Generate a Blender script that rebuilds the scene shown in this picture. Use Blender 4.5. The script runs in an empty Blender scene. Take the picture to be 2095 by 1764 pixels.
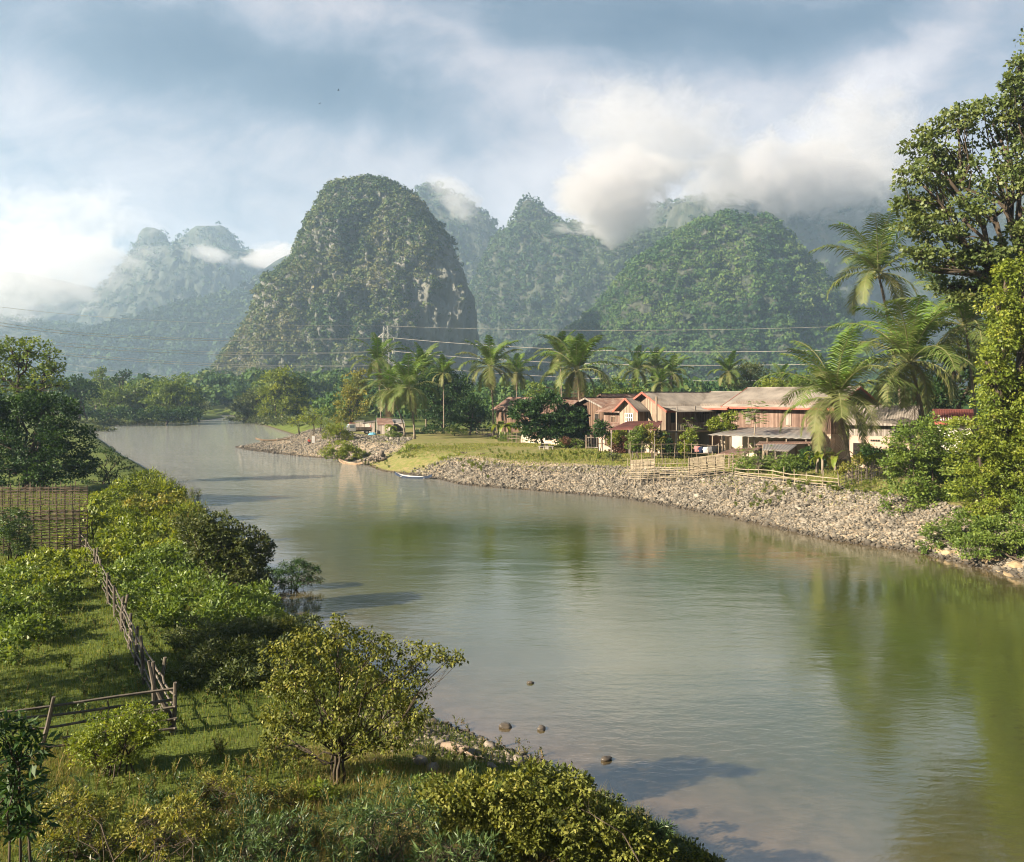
# river valley with limestone peaks, village on the right bank
EXPO = 2.05; HAZE = .00019; SKYGAIN = .285
# (x, y, rx, ry, rotation, amount) of brighter and darker parts of the cloud cover, as directions of view
SKYBLOBS = [(330,120,330,80,-8,-.42),(720,225,280,65,-14,-.36),(1330,50,340,80,-6,-.42),(1750,80,240,80,10,-.20),(60,120,160,90,0,.18),(480,30,260,50,0,.10),
 (950,120,300,50,-25,.16),(1300,300,230,130,20,.26),(1800,190,330,60,45,.30),(1650,330,260,110,0,.25),(250,420,420,110,5,.02),(120,540,300,130,0,-.28),(980,330,220,60,-10,.12),(560,350,300,50,-5,.08)]
SKYRAMP = [(0,(.05,.105,.16)),(.30,(.115,.17,.225)),(.5,(.27,.30,.35)),(.66,(.48,.455,.47)),(.88,(.74,.67,.645)),(1,(.84,.765,.73))]
CLOUDS = [
 (1265,400,1350,165,105,210,.024,105,1.3,'bright low cloud bank spilling down behind the rounded hill',-14,.5,2.6),
 (1340,285,1500,250,120,240,.007,90,2.9,'tall pale cloud towering over the rounded hill',20,.48,2.0),
 (1620,375,1850,310,90,280,.018,85,4.1,'long low cloud bank on the dark mountain behind the palms',6,.49,2.4),
 (1760,290,1900,170,130,240,.008,90,8.1,'thin upper veil of cloud left of the leafy tree',30,.48,2.0),
 (50,565,1850,300,100,330,.0055,95,7.7,'wide low cloud lying on the mountain at the left',-16,.48,2.4),
 (130,450,2000,240,80,300,.003,90,3.7,'pale upper part of the cloud at the left',-6,.5,2.0),
 (430,520,2350,75,22,160,.010,80,2.2,'thin wisp of cloud on the twin peaks',20,.5,2.6),
 (560,528,2350,95,30,200,.014,90,5.2,'wisp of cloud beside the tall karst peak',-10,.49,2.6),
 (935,408,1900,95,34,160,.007,75,6.2,'small cloud clinging to the peak behind the tall karst',30,.5,2.6),
]
import bpy, bmesh, math, random
import numpy as np
from mathutils import Vector, Matrix, noise as mnoise
random.seed(7); RNG = np.random.default_rng(11)
sc = bpy.context.scene
col = sc.collection
H = 10.0; F = 1644.0; CX = 1047.5; HY = 805.0
def W(x, y, Y):                       # picture reading at distance Y -> place
    return ((x-CX)/F*Y, Y, H+(HY-y)/F*Y)
def G(x, y, z=0.0):                   # picture reading of a point lying at height z
    Y = F*(H-z)/(y-HY); return ((x-CX)/F*Y, Y, z)
# ------------------------------------------------------------------ helpers
def tag(o, label=None, cat=None, group=None, kind=None):
    if label: o['label'] = label
    if cat: o['category'] = cat
    if group: o['group'] = group
    if kind: o['kind'] = kind
    return o
def empty(name, loc, rz=0.0):
    o = bpy.data.objects.new(name, None); col.objects.link(o)
    o.location = loc; o.rotation_euler = (0, 0, rz); o.empty_display_size = .3
    return o
def link(name, me, m=None, parent=None):
    o = bpy.data.objects.new(name, me); col.objects.link(o)
    if m is not None:
        me.materials.clear(); me.materials.append(m)
    if parent is not None: o.parent = parent
    return o
def npmesh(name, V, Fc, attrs=None, smooth=False):
    """V (n,3); Fc (m,k) or list of such arrays"""
    if not isinstance(Fc, (list, tuple)): Fc = [Fc]
    Fc = [f for f in Fc if len(f)]
    me = bpy.data.meshes.new(name)
    V = np.asarray(V, dtype=np.float32)
    me.vertices.add(len(V)); me.vertices.foreach_set('co', V.ravel())
    nl = sum(f.size for f in Fc); nf = sum(len(f) for f in Fc)
    me.loops.add(nl); me.polygons.add(nf)
    me.loops.foreach_set('vertex_index', np.concatenate([f.ravel() for f in Fc]).astype(np.int32))
    tot = np.concatenate([np.full(len(f), f.shape[1]) for f in Fc]).astype(np.int32)
    st = np.concatenate([[0], np.cumsum(tot)[:-1]]).astype(np.int32)
    me.polygons.foreach_set('loop_start', st)
    me.polygons.foreach_set('loop_total', tot)
    if smooth: me.polygons.foreach_set('use_smooth', np.ones(nf, dtype=bool))
    me.update(calc_edges=True)
    for k, a in (attrs or {}).items():
        at = me.attributes.new(k, 'FLOAT', 'POINT'); at.data.foreach_set('value', np.asarray(a, dtype=np.float32))
    return me
class MB:
    """collects boxes, bars and tubes into one mesh"""
    def __init__(s): s.v = []; s.f = []
    def quad(s, pts):
        n = len(s.v); s.v += [tuple(p) for p in pts]; s.f.append(tuple(range(n, n+len(pts))))
    def box(s, c, d, M=None):
        x, y, z = d[0]/2, d[1]/2, d[2]/2; n = len(s.v); c = Vector(c)
        for a in ((-x,-y,-z),(x,-y,-z),(x,y,-z),(-x,y,-z),(-x,-y,z),(x,-y,z),(x,y,z),(-x,y,z)):
            p = Vector(a)
            if M is not None: p = M @ p
            s.v.append(tuple(c+p))
        for f in ((0,3,2,1),(4,5,6,7),(0,1,5,4),(1,2,6,5),(2,3,7,6),(3,0,4,7)): s.f.append(tuple(n+i for i in f))
    def bar(s, a, b, w, h=None):
        a = Vector(a); b = Vector(b); h = h or w; d = b-a
        if d.length < 1e-6: return
        q = d.to_track_quat('Z', 'Y').to_matrix()
        s.box((a+b)/2, (w, h, d.length), q)
    def tube(s, pts, r, n=6, cap=True):
        pts = [Vector(p) for p in pts]; k = len(pts)
        rr = [r]*k if not hasattr(r, '__len__') else r
        base = len(s.v); up = Vector((0,0,1)); prev = None
        for i, p in enumerate(pts):
            d = (pts[min(i+1,k-1)]-pts[max(i-1,0)])
            d = d.normalized() if d.length > 0 else Vector((0,0,1))
            if prev is None: u = d.orthogonal().normalized()
            else:
                u = (prev - d*prev.dot(d)); u = u.normalized() if u.length > 1e-6 else d.orthogonal().normalized()
            prev = u; w = d.cross(u)
            for j in range(n):
                a = 2*math.pi*j/n; s.v.append(tuple(p+(u*math.cos(a)+w*math.sin(a))*rr[i]))
        for i in range(k-1):
            for j in range(n):
                a = base+i*n+j; b = base+i*n+(j+1) % n; s.f.append((a, b, b+n, a+n))
        if cap:
            s.f.append(tuple(base+j for j in reversed(range(n)))); s.f.append(tuple(base+(k-1)*n+j for j in range(n)))
    def slab(s, poly, t, nrm=None):      # thin solid from a planar polygon
        P = [Vector(p) for p in poly]
        nn = Vector(nrm) if nrm is not None else (P[1]-P[0]).cross(P[2]-P[0]).normalized()
        n = len(s.v); k = len(P)
        s.v += [tuple(p) for p in P] + [tuple(p-nn*t) for p in P]
        s.f.append(tuple(range(n, n+k))); s.f.append(tuple(reversed(range(n+k, n+2*k))))
        for i in range(k):
            j = (i+1) % k; s.f.append((n+j, n+i, n+k+i, n+k+j))
    def mesh(s, name, smooth=False):
        me = bpy.data.meshes.new(name); me.from_pydata(s.v, [], s.f); me.update()
        if smooth: me.polygons.foreach_set('use_smooth', [True]*len(me.polygons))
        return me
    def build(s, name, m, parent=None, smooth=False):
        return link(name, s.mesh(name, smooth), m, parent)
# ------------------------------------------------------------------ materials
def newmat(name):
    m = bpy.data.materials.new(name); m.use_nodes = True
    nt = m.node_tree; b = nt.nodes['Principled BSDF']
    return m, nt, b
def nd(nt, t, **kw):
    n = nt.nodes.new(t)
    for k, v in kw.items():
        if k in ('operation','blend_type','data_type','noise_dimensions','feature','attribute_name','distance','sky_type','use_clamp','musgrave_type','wave_type','bands_direction','clamp','vector_type','interpolation_type'): setattr(n, k, v)
        else: n.inputs[k].default_value = v
    return n
def setin(nt, sock, v):
    if hasattr(v, 'is_output') or isinstance(v, bpy.types.NodeSocket): nt.links.new(v, sock)
    else: sock.default_value = v
def math_(nt, op, a, b=None, c=None, clamp=False):
    n = nt.nodes.new('ShaderNodeMath'); n.operation = op; n.use_clamp = clamp
    setin(nt, n.inputs[0], a)
    if b is not None: setin(nt, n.inputs[1], b)
    if c is not None: setin(nt, n.inputs[2], c)
    return n.outputs[0]
def mix(nt, fac, a, b, bt='MIX'):
    n = nt.nodes.new('ShaderNodeMix'); n.data_type = 'RGBA'; n.blend_type = bt
    setin(nt, n.inputs[0], fac)
    setin(nt, n.inputs[6], a if not isinstance(a, tuple) else (*a[:3], 1)); setin(nt, n.inputs[7], b if not isinstance(b, tuple) else (*b[:3], 1))
    return n.outputs[2]
def ramp(nt, fac, stops, interp='LINEAR'):
    n = nt.nodes.new('ShaderNodeValToRGB'); n.color_ramp.interpolation = interp
    e = n.color_ramp.elements
    while len(e) < len(stops): e.new(.5)
    for el, (p, c) in zip(e, stops): el.position = p; el.color = (*c[:3], 1) if hasattr(c, '__len__') else (c, c, c, 1)
    setin(nt, n.inputs[0], fac); return n.outputs[0]
def noise(nt, vec, scale, detail=4, rough=.55, dist=0.0, out='Fac'):
    n = nt.nodes.new('ShaderNodeTexNoise'); n.inputs['Scale'].default_value = scale
    n.inputs['Detail'].default_value = detail; n.inputs['Roughness'].default_value = rough; n.inputs['Distortion'].default_value = dist
    if vec is not None: nt.links.new(vec, n.inputs['Vector'])
    return n.outputs[out]
def pos(nt): return nt.nodes.new('ShaderNodeNewGeometry').outputs['Position']
def objc(nt): return nt.nodes.new('ShaderNodeTexCoord').outputs['Object']
def scalev(nt, v, s):
    n = nt.nodes.new('ShaderNodeVectorMath'); n.operation = 'MULTIPLY'; nt.links.new(v, n.inputs[0]); n.inputs[1].default_value = s; return n.outputs[0]
def bump(nt, b, h, strength=.5, dist=.02):
    n = nt.nodes.new('ShaderNodeBump'); n.inputs['Strength'].default_value = strength; n.inputs['Distance'].default_value = dist
    nt.links.new(h, n.inputs['Height']); nt.links.new(n.outputs[0], b.inputs['Normal'])
M = {}
def leafmat(name, stops, trans=.35, rough=.5, tint=False, spec=.35, tcol=(1.25, 1.15, .45)):
    """leaf: every leaf (mesh island) takes its own shade out of the ramp; thin leaves pass light on"""
    m, nt, b = newmat(name)
    g = nt.nodes.new('ShaderNodeNewGeometry')
    r = g.outputs['Random Per Island']
    if tint:
        a = nd(nt, 'ShaderNodeAttribute', attribute_name='tint').outputs['Fac']
        r = math_(nt, 'ADD', math_(nt, 'MULTIPLY', r, .35), math_(nt, 'MULTIPLY', a, .65))
    c = ramp(nt, r, stops)
    nt.links.new(c, b.inputs['Base Color'])
    b.inputs['Roughness'].default_value = rough; b.inputs['Specular IOR Level'].default_value = spec
    t = nt.nodes.new('ShaderNodeBsdfTranslucent')
    nt.links.new(mix(nt, 1.0, c, tcol, 'MULTIPLY'), t.inputs['Color'])
    ms = nt.nodes.new('ShaderNodeMixShader'); ms.inputs[0].default_value = trans
    nt.links.new(b.outputs[0], ms.inputs[1]); nt.links.new(t.outputs[0], ms.inputs[2])
    nt.links.new(ms.outputs[0], nt.nodes['Material Output'].inputs['Surface'])
    M[name] = m; return m
def stuffmat(name, c1, c2, scale=3.0, rough=.8, bs=.3, bd=.02, stretch=(1,1,1), spec=.3, metal=0.0, obj=True, c3=None, isl=0.0):
    m, nt, b = newmat(name)
    v = scalev(nt, objc(nt) if obj else pos(nt), stretch)
    n = noise(nt, v, scale, 5, .6)
    st = [(.3, c1), (.7, c2)] if c3 is None else [(.25, c1), (.5, c2), (.75, c3)]
    c = ramp(nt, n, st)
    if isl:
        r = nt.nodes.new('ShaderNodeNewGeometry').outputs['Random Per Island']
        k = math_(nt, 'MULTIPLY_ADD', r, isl*2, 1-isl)
        cc = nt.nodes.new('ShaderNodeCombineColor'); 
        for i in range(3): nt.links.new(k, cc.inputs[i])
        c = mix(nt, 1.0, c, cc.outputs[0], 'MULTIPLY')
    nt.links.new(c, b.inputs['Base Color'])
    b.inputs['Roughness'].default_value = rough; b.inputs['Specular IOR Level'].default_value = spec; b.inputs['Metallic'].default_value = metal
    if bs: bump(nt, b, noise(nt, v, scale*4, 5, .6), bs, bd)
    M[name] = m; return m
# ------------------------------------------------------------------ numpy noise
_P = np.random.default_rng(3).permutation(256); _P = np.concatenate([_P, _P, _P])
_GR = np.random.default_rng(4).random(256)
def vnoise(x, y, z):
    xi = np.floor(x).astype(int); yi = np.floor(y).astype(int); zi = np.floor(z).astype(int)
    fx, fy, fz = x-xi, y-yi, z-zi
    fx = fx*fx*(3-2*fx); fy = fy*fy*(3-2*fy); fz = fz*fz*(3-2*fz)
    xi &= 255; yi &= 255; zi &= 255
    def h(i, j, k): return _GR[_P[_P[_P[(i) & 255]+((j) & 255)]+((k) & 255)]]
    c = lambda j, k: h(xi, j, k)*(1-fx)+h(xi+1, j, k)*fx
    return (c(yi, zi)*(1-fy)+c(yi+1, zi)*fy)*(1-fz)+(c(yi, zi+1)*(1-fy)+c(yi+1, zi+1)*fy)*fz
def fbm(x, y, z, o=4, g=.5):
    s = 0; a = 1; t = 0
    for i in range(o):
        s = s+a*(vnoise(x+17.3*i, y+5.1*i, z+9.7*i)*2-1); t += a; a *= g; x = x*2.03; y = y*2.03; z = z*2.03
    return s/t
# ------------------------------------------------------------------ river outline and ground height
LB = [(14,-80),(12,-40),(9,0),(6.5,10),(4.5,17.1),(2.2,20),(0.3,22.2),(-1.2,23.5),(-2.9,25.2),(-4.2,28),(-7,32),(-10.7,36.9),(-13.0,42),(-15.6,47.6),(-20,57),(-26,68),(-33,80),(-41,94),(-52,112),(-64,131),(-84,165),(-101,193),(-119,225),(-125,258),(-113,285),(-118,330),(-148,382),(-200,420),(-300,450)]
RB = [(40,-80),(36,-40),(33,0),(30,25),(27.6,43.3),(25.6,50.6),(21.7,54.8),(17.7,64.5),(10.8,76.5),(4.5,81),(-0.4,84.3),(-5.5,88),(-8.4,93.3),(-12.0,98.3),(-16.6,103),(-20.3,112),(-25.3,121),(-33,127),(-39.6,133.7),(-47,142),(-51.6,149.5),(-50,158),(-48,175),(-53,195),(-66,225),(-82,262),(-98,300),(-128,366),(-180,410),(-300,500)]
_S = np.array([(a, b) for a, b in zip(LB[:-1], LB[1:])]+[(a, b) for a, b in zip(RB[:-1], RB[1:])], dtype=float)
_NL = len(LB)-1
_PG = np.array(LB+RB[::-1], dtype=float)
def river(X, Y):
    """signed distance to the water's edge (positive on land) and side (True = right bank)"""
    X = np.asarray(X, float).ravel(); Y = np.asarray(Y, float).ravel()
    best = np.full(X.shape, 1e18); side = np.zeros(X.shape, bool)
    for i, (a, b) in enumerate(_S):
        d = b-a; L2 = d@d
        t = np.clip(((X-a[0])*d[0]+(Y-a[1])*d[1])/L2, 0, 1)
        q = (X-a[0]-t*d[0])**2+(Y-a[1]-t*d[1])**2
        k = q < best; best[k] = q[k]; side[k] = i >= _NL
    ins = np.zeros(X.shape, bool); n = len(_PG)
    for i in range(n):
        x1, y1 = _PG[i]; x2, y2 = _PG[(i+1) % n]
        if y1 == y2: continue
        c = ((y1 > Y) != (y2 > Y)) & (X < (x2-x1)*(Y-y1)/(y2-y1)+x1); ins ^= c
    d = np.sqrt(best); d[ins] *= -1
    return d, side
def gz(X, Y):
    X = np.asarray(X, float); shp = X.shape; X = X.ravel(); Y = np.asarray(Y, float).ravel()
    d, side = river(X, Y)
    n1 = fbm(X*.25, Y*.25, X*0+3.3, 3); n2 = fbm(X*1.3, Y*1.3, X*0+8.8, 3)
    # left bank
    gl = np.exp(-(((X-0)**2+(Y-23)**2)/16))
    zl = 1.55*(1-np.exp(-np.maximum(d, 0)/(1.7+2.2*gl)))+.16*n1*np.clip(d/4, 0, 1)+.03*n2
    sb = np.exp(-(((X+110)/22)**2+((Y-262)/30)**2)); zl = zl*(1-.7*sb)
    zl = zl+np.clip((d-30)/200, 0, 1)*2.5
    # right bank
    tip = np.exp(-(((X+42)/13)**2+((Y-143)/18)**2)); mid = np.exp(-(((X+22)/9)**2+((Y-112)/12)**2))
    sl = .40*(1-.88*tip)*(1-.2*mid)
    top = 2.6+.1*n1
    q = np.maximum(d, 0)*sl+.06*n2+.22*n1*np.clip(d/3, 0, 1)
    zr = np.where(q < top-.4, q, top-.4+.4*(1-np.exp(-(q-top+.4)/.4)))
    zr = zr+np.clip((d-60)/300, 0, 1)*3
    z = np.where(side, zr, zl)
    z = np.where(d < 0, np.maximum(d*.35, -1.4)+.05*n2*np.clip(1+d, 0, 1), z)
    return z.reshape(shp)
def gz1(x, y): return float(gz(np.array([x]), np.array([y]))[0])
def nd_sep(nt, c):
    s = nt.nodes.new('ShaderNodeSeparateColor'); nt.links.new(c, s.inputs[0]); return s.outputs[0]
# ------------------------------------------------------------------ camera, sun, sky
cam = bpy.data.cameras.new('camera'); co = bpy.data.objects.new('camera', cam); col.objects.link(co); sc.camera = co
co.location = (0, 0, H); co.rotation_euler = (math.pi/2, 0, 0)
cam.sensor_width = 36; cam.lens = F/2095*36; cam.shift_y = -(882-HY)/2095; cam.clip_start = .3; cam.clip_end = 40000
SEL = math.radians(27); SD = Vector((-.90, -.44, 0)).normalized()
SDIR = Vector((SD.x*math.cos(SEL), SD.y*math.cos(SEL), math.sin(SEL)))
sl_ = bpy.data.lights.new('sun', 'SUN'); so = bpy.data.objects.new('sun', sl_); col.objects.link(so)
sl_.energy = 5.0; sl_.angle = math.radians(.6); sl_.color = (1, .86, .64); so.rotation_euler = SDIR.to_track_quat('Z', 'Y').to_euler(); so.location = (-200, -60, 120)
sc.view_settings.view_transform = 'Standard'; sc.view_settings.look = 'None'; sc.view_settings.exposure = EXPO; sc.view_settings.gamma = 1
sc.cycles.use_denoising = True; sc.cycles.filter_width = 1.05
sc.cycles.max_bounces = 6; sc.cycles.diffuse_bounces = 2; sc.cycles.glossy_bounces = 3; sc.cycles.transmission_bounces = 3; sc.cycles.transparent_max_bounces = 4
sc.cycles.volume_bounces = 3; sc.cycles.volume_max_steps = 96; sc.cycles.volume_step_rate = .45
sc.cycles.caustics_reflective = False; sc.cycles.caustics_refractive = False; sc.cycles.sample_clamp_indirect = 6
w = bpy.data.worlds.new('World'); sc.world = w; w.use_nodes = True; nt = w.node_tree
bg = nt.nodes['Background']; bg.inputs[1].default_value = .1
sky = nt.nodes.new('ShaderNodeTexSky'); sky.sky_type = 'NISHITA'; sky.sun_disc = False
sky.sun_elevation = SEL; sky.sun_rotation = math.atan2(SD.x, SD.y); sky.altitude = 200; sky.dust_density = 1.5
tc = nt.nodes.new('ShaderNodeTexCoord'); sp = nt.nodes.new('ShaderNodeSeparateXYZ'); nt.links.new(tc.outputs['Generated'], sp.inputs[0])
dx, dy, dz = sp.outputs
ay = math_(nt, 'MAXIMUM', math_(nt, 'ABSOLUTE', dy), math_(nt, 'MULTIPLY', math_(nt, 'ABSOLUTE', dx), .55)); ay = math_(nt, 'MAXIMUM', ay, .12)
u = math_(nt, 'DIVIDE', dx, ay); v = math_(nt, 'DIVIDE', dz, ay)
def comb(nt, x, y, z=0.0):
    c = nt.nodes.new('ShaderNodeCombineXYZ'); setin(nt, c.inputs[0], x); setin(nt, c.inputs[1], y); setin(nt, c.inputs[2], z); return c.outputs[0]
uv = comb(nt, u, v)
wn = nt.nodes.new('ShaderNodeTexNoise'); wn.inputs['Scale'].default_value = 2.6; wn.inputs['Detail'].default_value = 7; wn.inputs['Roughness'].default_value = .58
nt.links.new(uv, wn.inputs['Vector'])
ws = nt.nodes.new('ShaderNodeSeparateColor'); nt.links.new(wn.outputs['Color'], ws.inputs[0])
uw = math_(nt, 'ADD', u, math_(nt, 'MULTIPLY', math_(nt, 'SUBTRACT', ws.outputs[0], .5), .34))
vw = math_(nt, 'ADD', v, math_(nt, 'MULTIPLY', math_(nt, 'SUBTRACT', ws.outputs[1], .5), .22))
def blob(x, y, rx, ry, rot, amp):
    cu, cv = (x-CX)/F, (HY-y)/F; a = math.radians(rot); c, s = math.cos(a), math.sin(a)
    du = math_(nt, 'SUBTRACT', uw, cu); dv = math_(nt, 'SUBTRACT', vw, cv)
    p = math_(nt, 'MULTIPLY', math_(nt, 'ADD', math_(nt, 'MULTIPLY', du, c), math_(nt, 'MULTIPLY', dv, s)), F/rx)
    q = math_(nt, 'MULTIPLY', math_(nt, 'SUBTRACT', math_(nt, 'MULTIPLY', dv, c), math_(nt, 'MULTIPLY', du, s)), F/ry)
    r2 = math_(nt, 'ADD', math_(nt, 'MULTIPLY', p, p), math_(nt, 'MULTIPLY', q, q))
    return math_(nt, 'MULTIPLY', math_(nt, 'EXPONENT', math_(nt, 'MULTIPLY', r2, -1.0)), amp)
tot = math_(nt, 'MULTIPLY_ADD', v, -.62, .80)
for bl in SKYBLOBS: tot = math_(nt, 'ADD', tot, blob(*bl))
n1 = noise(nt, scalev(nt, uv, (1.0, 1.7, 1)), 3.2, 9, .60, .8); n2 = noise(nt, scalev(nt, uv, (1.0, 1.3, 1)), 9.5, 8, .62, .6)
tot = math_(nt, 'ADD', tot, math_(nt, 'MULTIPLY', math_(nt, 'SUBTRACT', n1, .5), .90))
tot = math_(nt, 'ADD', tot, math_(nt, 'MULTIPLY', math_(nt, 'SUBTRACT', n2, .5), .46))
tot = math_(nt, 'MAXIMUM', math_(nt, 'MINIMUM', tot, 1.0), 0.0)
cc = ramp(nt, tot, SKYRAMP)
# cloud colour dimmed overhead and behind the camera, to weaken the sky's fill light
back = math_(nt, 'MULTIPLY_ADD', dy, 2.2, .8, clamp=True)
up_ = math_(nt, 'SUBTRACT', 1.0, math_(nt, 'MULTIPLY', math_(nt, 'SUBTRACT', dz, .5), 1.1), clamp=True)
cm = math_(nt, 'MULTIPLY', math_(nt, 'MULTIPLY_ADD', back, .65, .35), math_(nt, 'MULTIPLY_ADD', up_, .55, .45))
c10 = nt.nodes.new('ShaderNodeVectorMath'); c10.operation = 'SCALE'; nt.links.new(cc, c10.inputs[0]); nt.links.new(math_(nt, 'MULTIPLY', cm, 10.0*SKYGAIN), c10.inputs['Scale'])
nt.links.new(mix(nt, .90, sky.outputs[0], c10.outputs[0]), bg.inputs[0])
# ------------------------------------------------------------------ ground
def grid(Ys, Us, off):
    YY, UU = np.meshgrid(Ys, Us, indexing='ij'); XX = UU*(YY+off)
    return XX, YY
Ys = np.concatenate([np.linspace(-40, 9, 50), 9*np.exp(np.linspace(.02, math.log(4900/9), 700))])
Us = np.concatenate([np.linspace(-1.35, -.95, 25), np.linspace(-.93, .93, 620), np.linspace(.95, 1.35, 25)])
XX, YY = grid(Ys, Us, 5.0)
XX[YY < 0] = (XX/(YY+5.0))[YY < 0]*12
XX[(YY >= 0)] = XX[(YY >= 0)]
off = np.where(YY < 10, 5+0*YY, 5.0); XX = np.tile(Us, (len(Ys), 1))*np.maximum(YY+5, 14)
ZZ = gz(XX, YY)
def gridfaces(a, b):
    i = np.arange((a-1)*b).reshape(a-1, b)[:, :-1].ravel(); return np.stack([i, i+1, i+1+b, i+b], 1)
dd, sd = river(XX, YY)
X_, Y_ = XX.ravel(), YY.ravel()
# where the stones lie bare: the embankment of the right bank, the gravel bar and the small point on the left bank
emb = sd*(Y_ < 178)*np.clip(1-np.maximum(ZZ.ravel()-2.25, 0)/.3, 0, 1)*(dd < 40)
emb = emb*np.clip(1.25-np.abs(X_+20)/1e9, 0, 1)
grassy = np.exp(-(((X_+12)/9)**2+((Y_-108)/9)**2))          # green part of the bank between gravel bar and stones
emb = emb*(1-.9*np.clip(grassy*1.6, 0, 1))
pt = (~sd)*np.exp(-(((X_+1.2)/2.6)**2+((Y_-22.6)/2.2)**2)*1.0)
stone_at = np.clip(np.maximum(emb, pt*1.5), 0, 1)
dry = np.clip(fbm(X_*.09, Y_*.09, X_*0+1.5, 4)*1.4+.45, 0, 1)*sd*(Y_ < 170)+(~sd)*(np.exp(-(((X_+1.6)/3.4)**2+((Y_-15.2)/1.3)**2))*1.0+np.exp(-(((X_+3.6)/2.0)**2+((Y_-19.5)/.9)**2))*.8)
me = npmesh('ground', np.stack([X_, Y_, ZZ.ravel()], 1), gridfaces(len(Ys), len(Us)), {'lawn': sd*(Y_ < 170)*(dd < 60), 'stone': stone_at, 'dry': np.clip(dry, 0, 1)}, True)
m, nt, b = newmat('ground'); p_ = pos(nt)
fa = nd(nt, 'ShaderNodeAttribute', attribute_name='stone').outputs['Fac']; fd = nd(nt, 'ShaderNodeAttribute', attribute_name='dry').outputs['Fac']
ng = noise(nt, p_, .35, 6, .6); nf = noise(nt, p_, 5.0, 6, .65); nm = noise(nt, p_, 1.4, 6, .65)
gr = ramp(nt, math_(nt, 'ADD', math_(nt, 'MULTIPLY', nf, .5), math_(nt, 'MULTIPLY', ng, .5)), [(.3, (.028, .048, .010)), (.5, (.070, .095, .018)), (.7, (.12, .135, .032))])
dr = ramp(nt, nf, [(.3, (.15, .10, .05)), (.7, (.30, .21, .10))])
fdn = math_(nt, 'MULTIPLY', fd, math_(nt, 'MULTIPLY_ADD', nm, 2.6, -.65, clamp=True), clamp=True)
c = mix(nt, fdn, gr, dr)
fl_ = nd(nt, 'ShaderNodeAttribute', attribute_name='lawn').outputs['Fac']
lw = ramp(nt, math_(nt, 'ADD', math_(nt, 'MULTIPLY', nf, .45), math_(nt, 'MULTIPLY', nm, .55)), [(.35, (.075, .10, .024)), (.48, (.135, .14, .042)), (.58, (.21, .165, .09))])
c = mix(nt, math_(nt, 'MULTIPLY', fl_, .85), c, lw)
vo = nd(nt, 'ShaderNodeTexVoronoi', Scale=4.5); nt.links.new(p_, vo.inputs['Vector'])
sc1 = ramp(nt, noise(nt, p_, 3.0, 6, .7), [(.3, (.12, .10, .075)), (.7, (.26, .21, .155))])
st = mix(nt, .6, sc1, ramp(nt, nd_sep(nt, vo.outputs['Color']), [(0, .15), (1, .95)]), 'OVERLAY')
fs = math_(nt, 'MULTIPLY_ADD', math_(nt, 'ADD', fa, math_(nt, 'MULTIPLY', math_(nt, 'SUBTRACT', nm, .5), .6)), 3.0, -1.0, clamp=True)
c = mix(nt, fs, c, st)
zz_ = nt.nodes.new('ShaderNodeSeparateXYZ'); nt.links.new(p_, zz_.inputs[0])
c = mix(nt, math_(nt, 'MULTIPLY_ADD', zz_.outputs[2], -7.0, 1.6, clamp=True), c, (.055, .042, .028))   # wet mud at the water's edge
nt.links.new(c, b.inputs['Base Color']); b.inputs['Roughness'].default_value = .95; b.inputs['Specular IOR Level'].default_value = .15
bump(nt, b, math_(nt, 'ADD', nf, math_(nt, 'MULTIPLY', vo.outputs['Distance'], fs)), .8, .12)
M['ground'] = m
tag(link('ground', me, m), kind='structure')
# ------------------------------------------------------------------ water
Yw = np.concatenate([np.linspace(-60, 9, 24), 9*np.exp(np.linspace(.02, math.log(700/9), 260))]); Uw = np.linspace(-1.6, 1.6, 260)
XW = np.tile(Uw, (len(Yw), 1))*np.maximum(Yw[:, None]+5, 30); YW = np.tile(Yw[:, None], (1, len(Uw)))
dw, sw = river(XW, YW)
shal = np.exp(np.minimum(dw, 0)/np.where(sw, 2.2, 3.4))
near = np.exp(-(((XW.ravel()-3)/9)**2+((YW.ravel()-17)/9)**2))
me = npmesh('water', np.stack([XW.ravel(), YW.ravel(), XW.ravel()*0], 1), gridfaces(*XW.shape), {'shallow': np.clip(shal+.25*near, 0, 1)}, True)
m, nt, b = newmat('water'); p_ = pos(nt)
s_ = nd(nt, 'ShaderNodeAttribute', attribute_name='shallow').outputs['Fac']
bed = ramp(nt, noise(nt, p_, 1.6, 5, .6), [(.35, (.062, .040, .024)), (.65, (.11, .074, .046))])
deep = ramp(nt, noise(nt, scalev(nt, p_, (.6, 1, 1)), .09, 4, .5), [(.3, (.028, .042, .012)), (.7, (.052, .062, .020))])
_bc = mix(nt, math_(nt, 'MULTIPLY', s_, .85), deep, bed)
b.inputs['IOR'].default_value = 3.0; b.inputs['Roughness'].default_value = .03; b.inputs['Specular IOR Level'].default_value = .5
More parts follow.
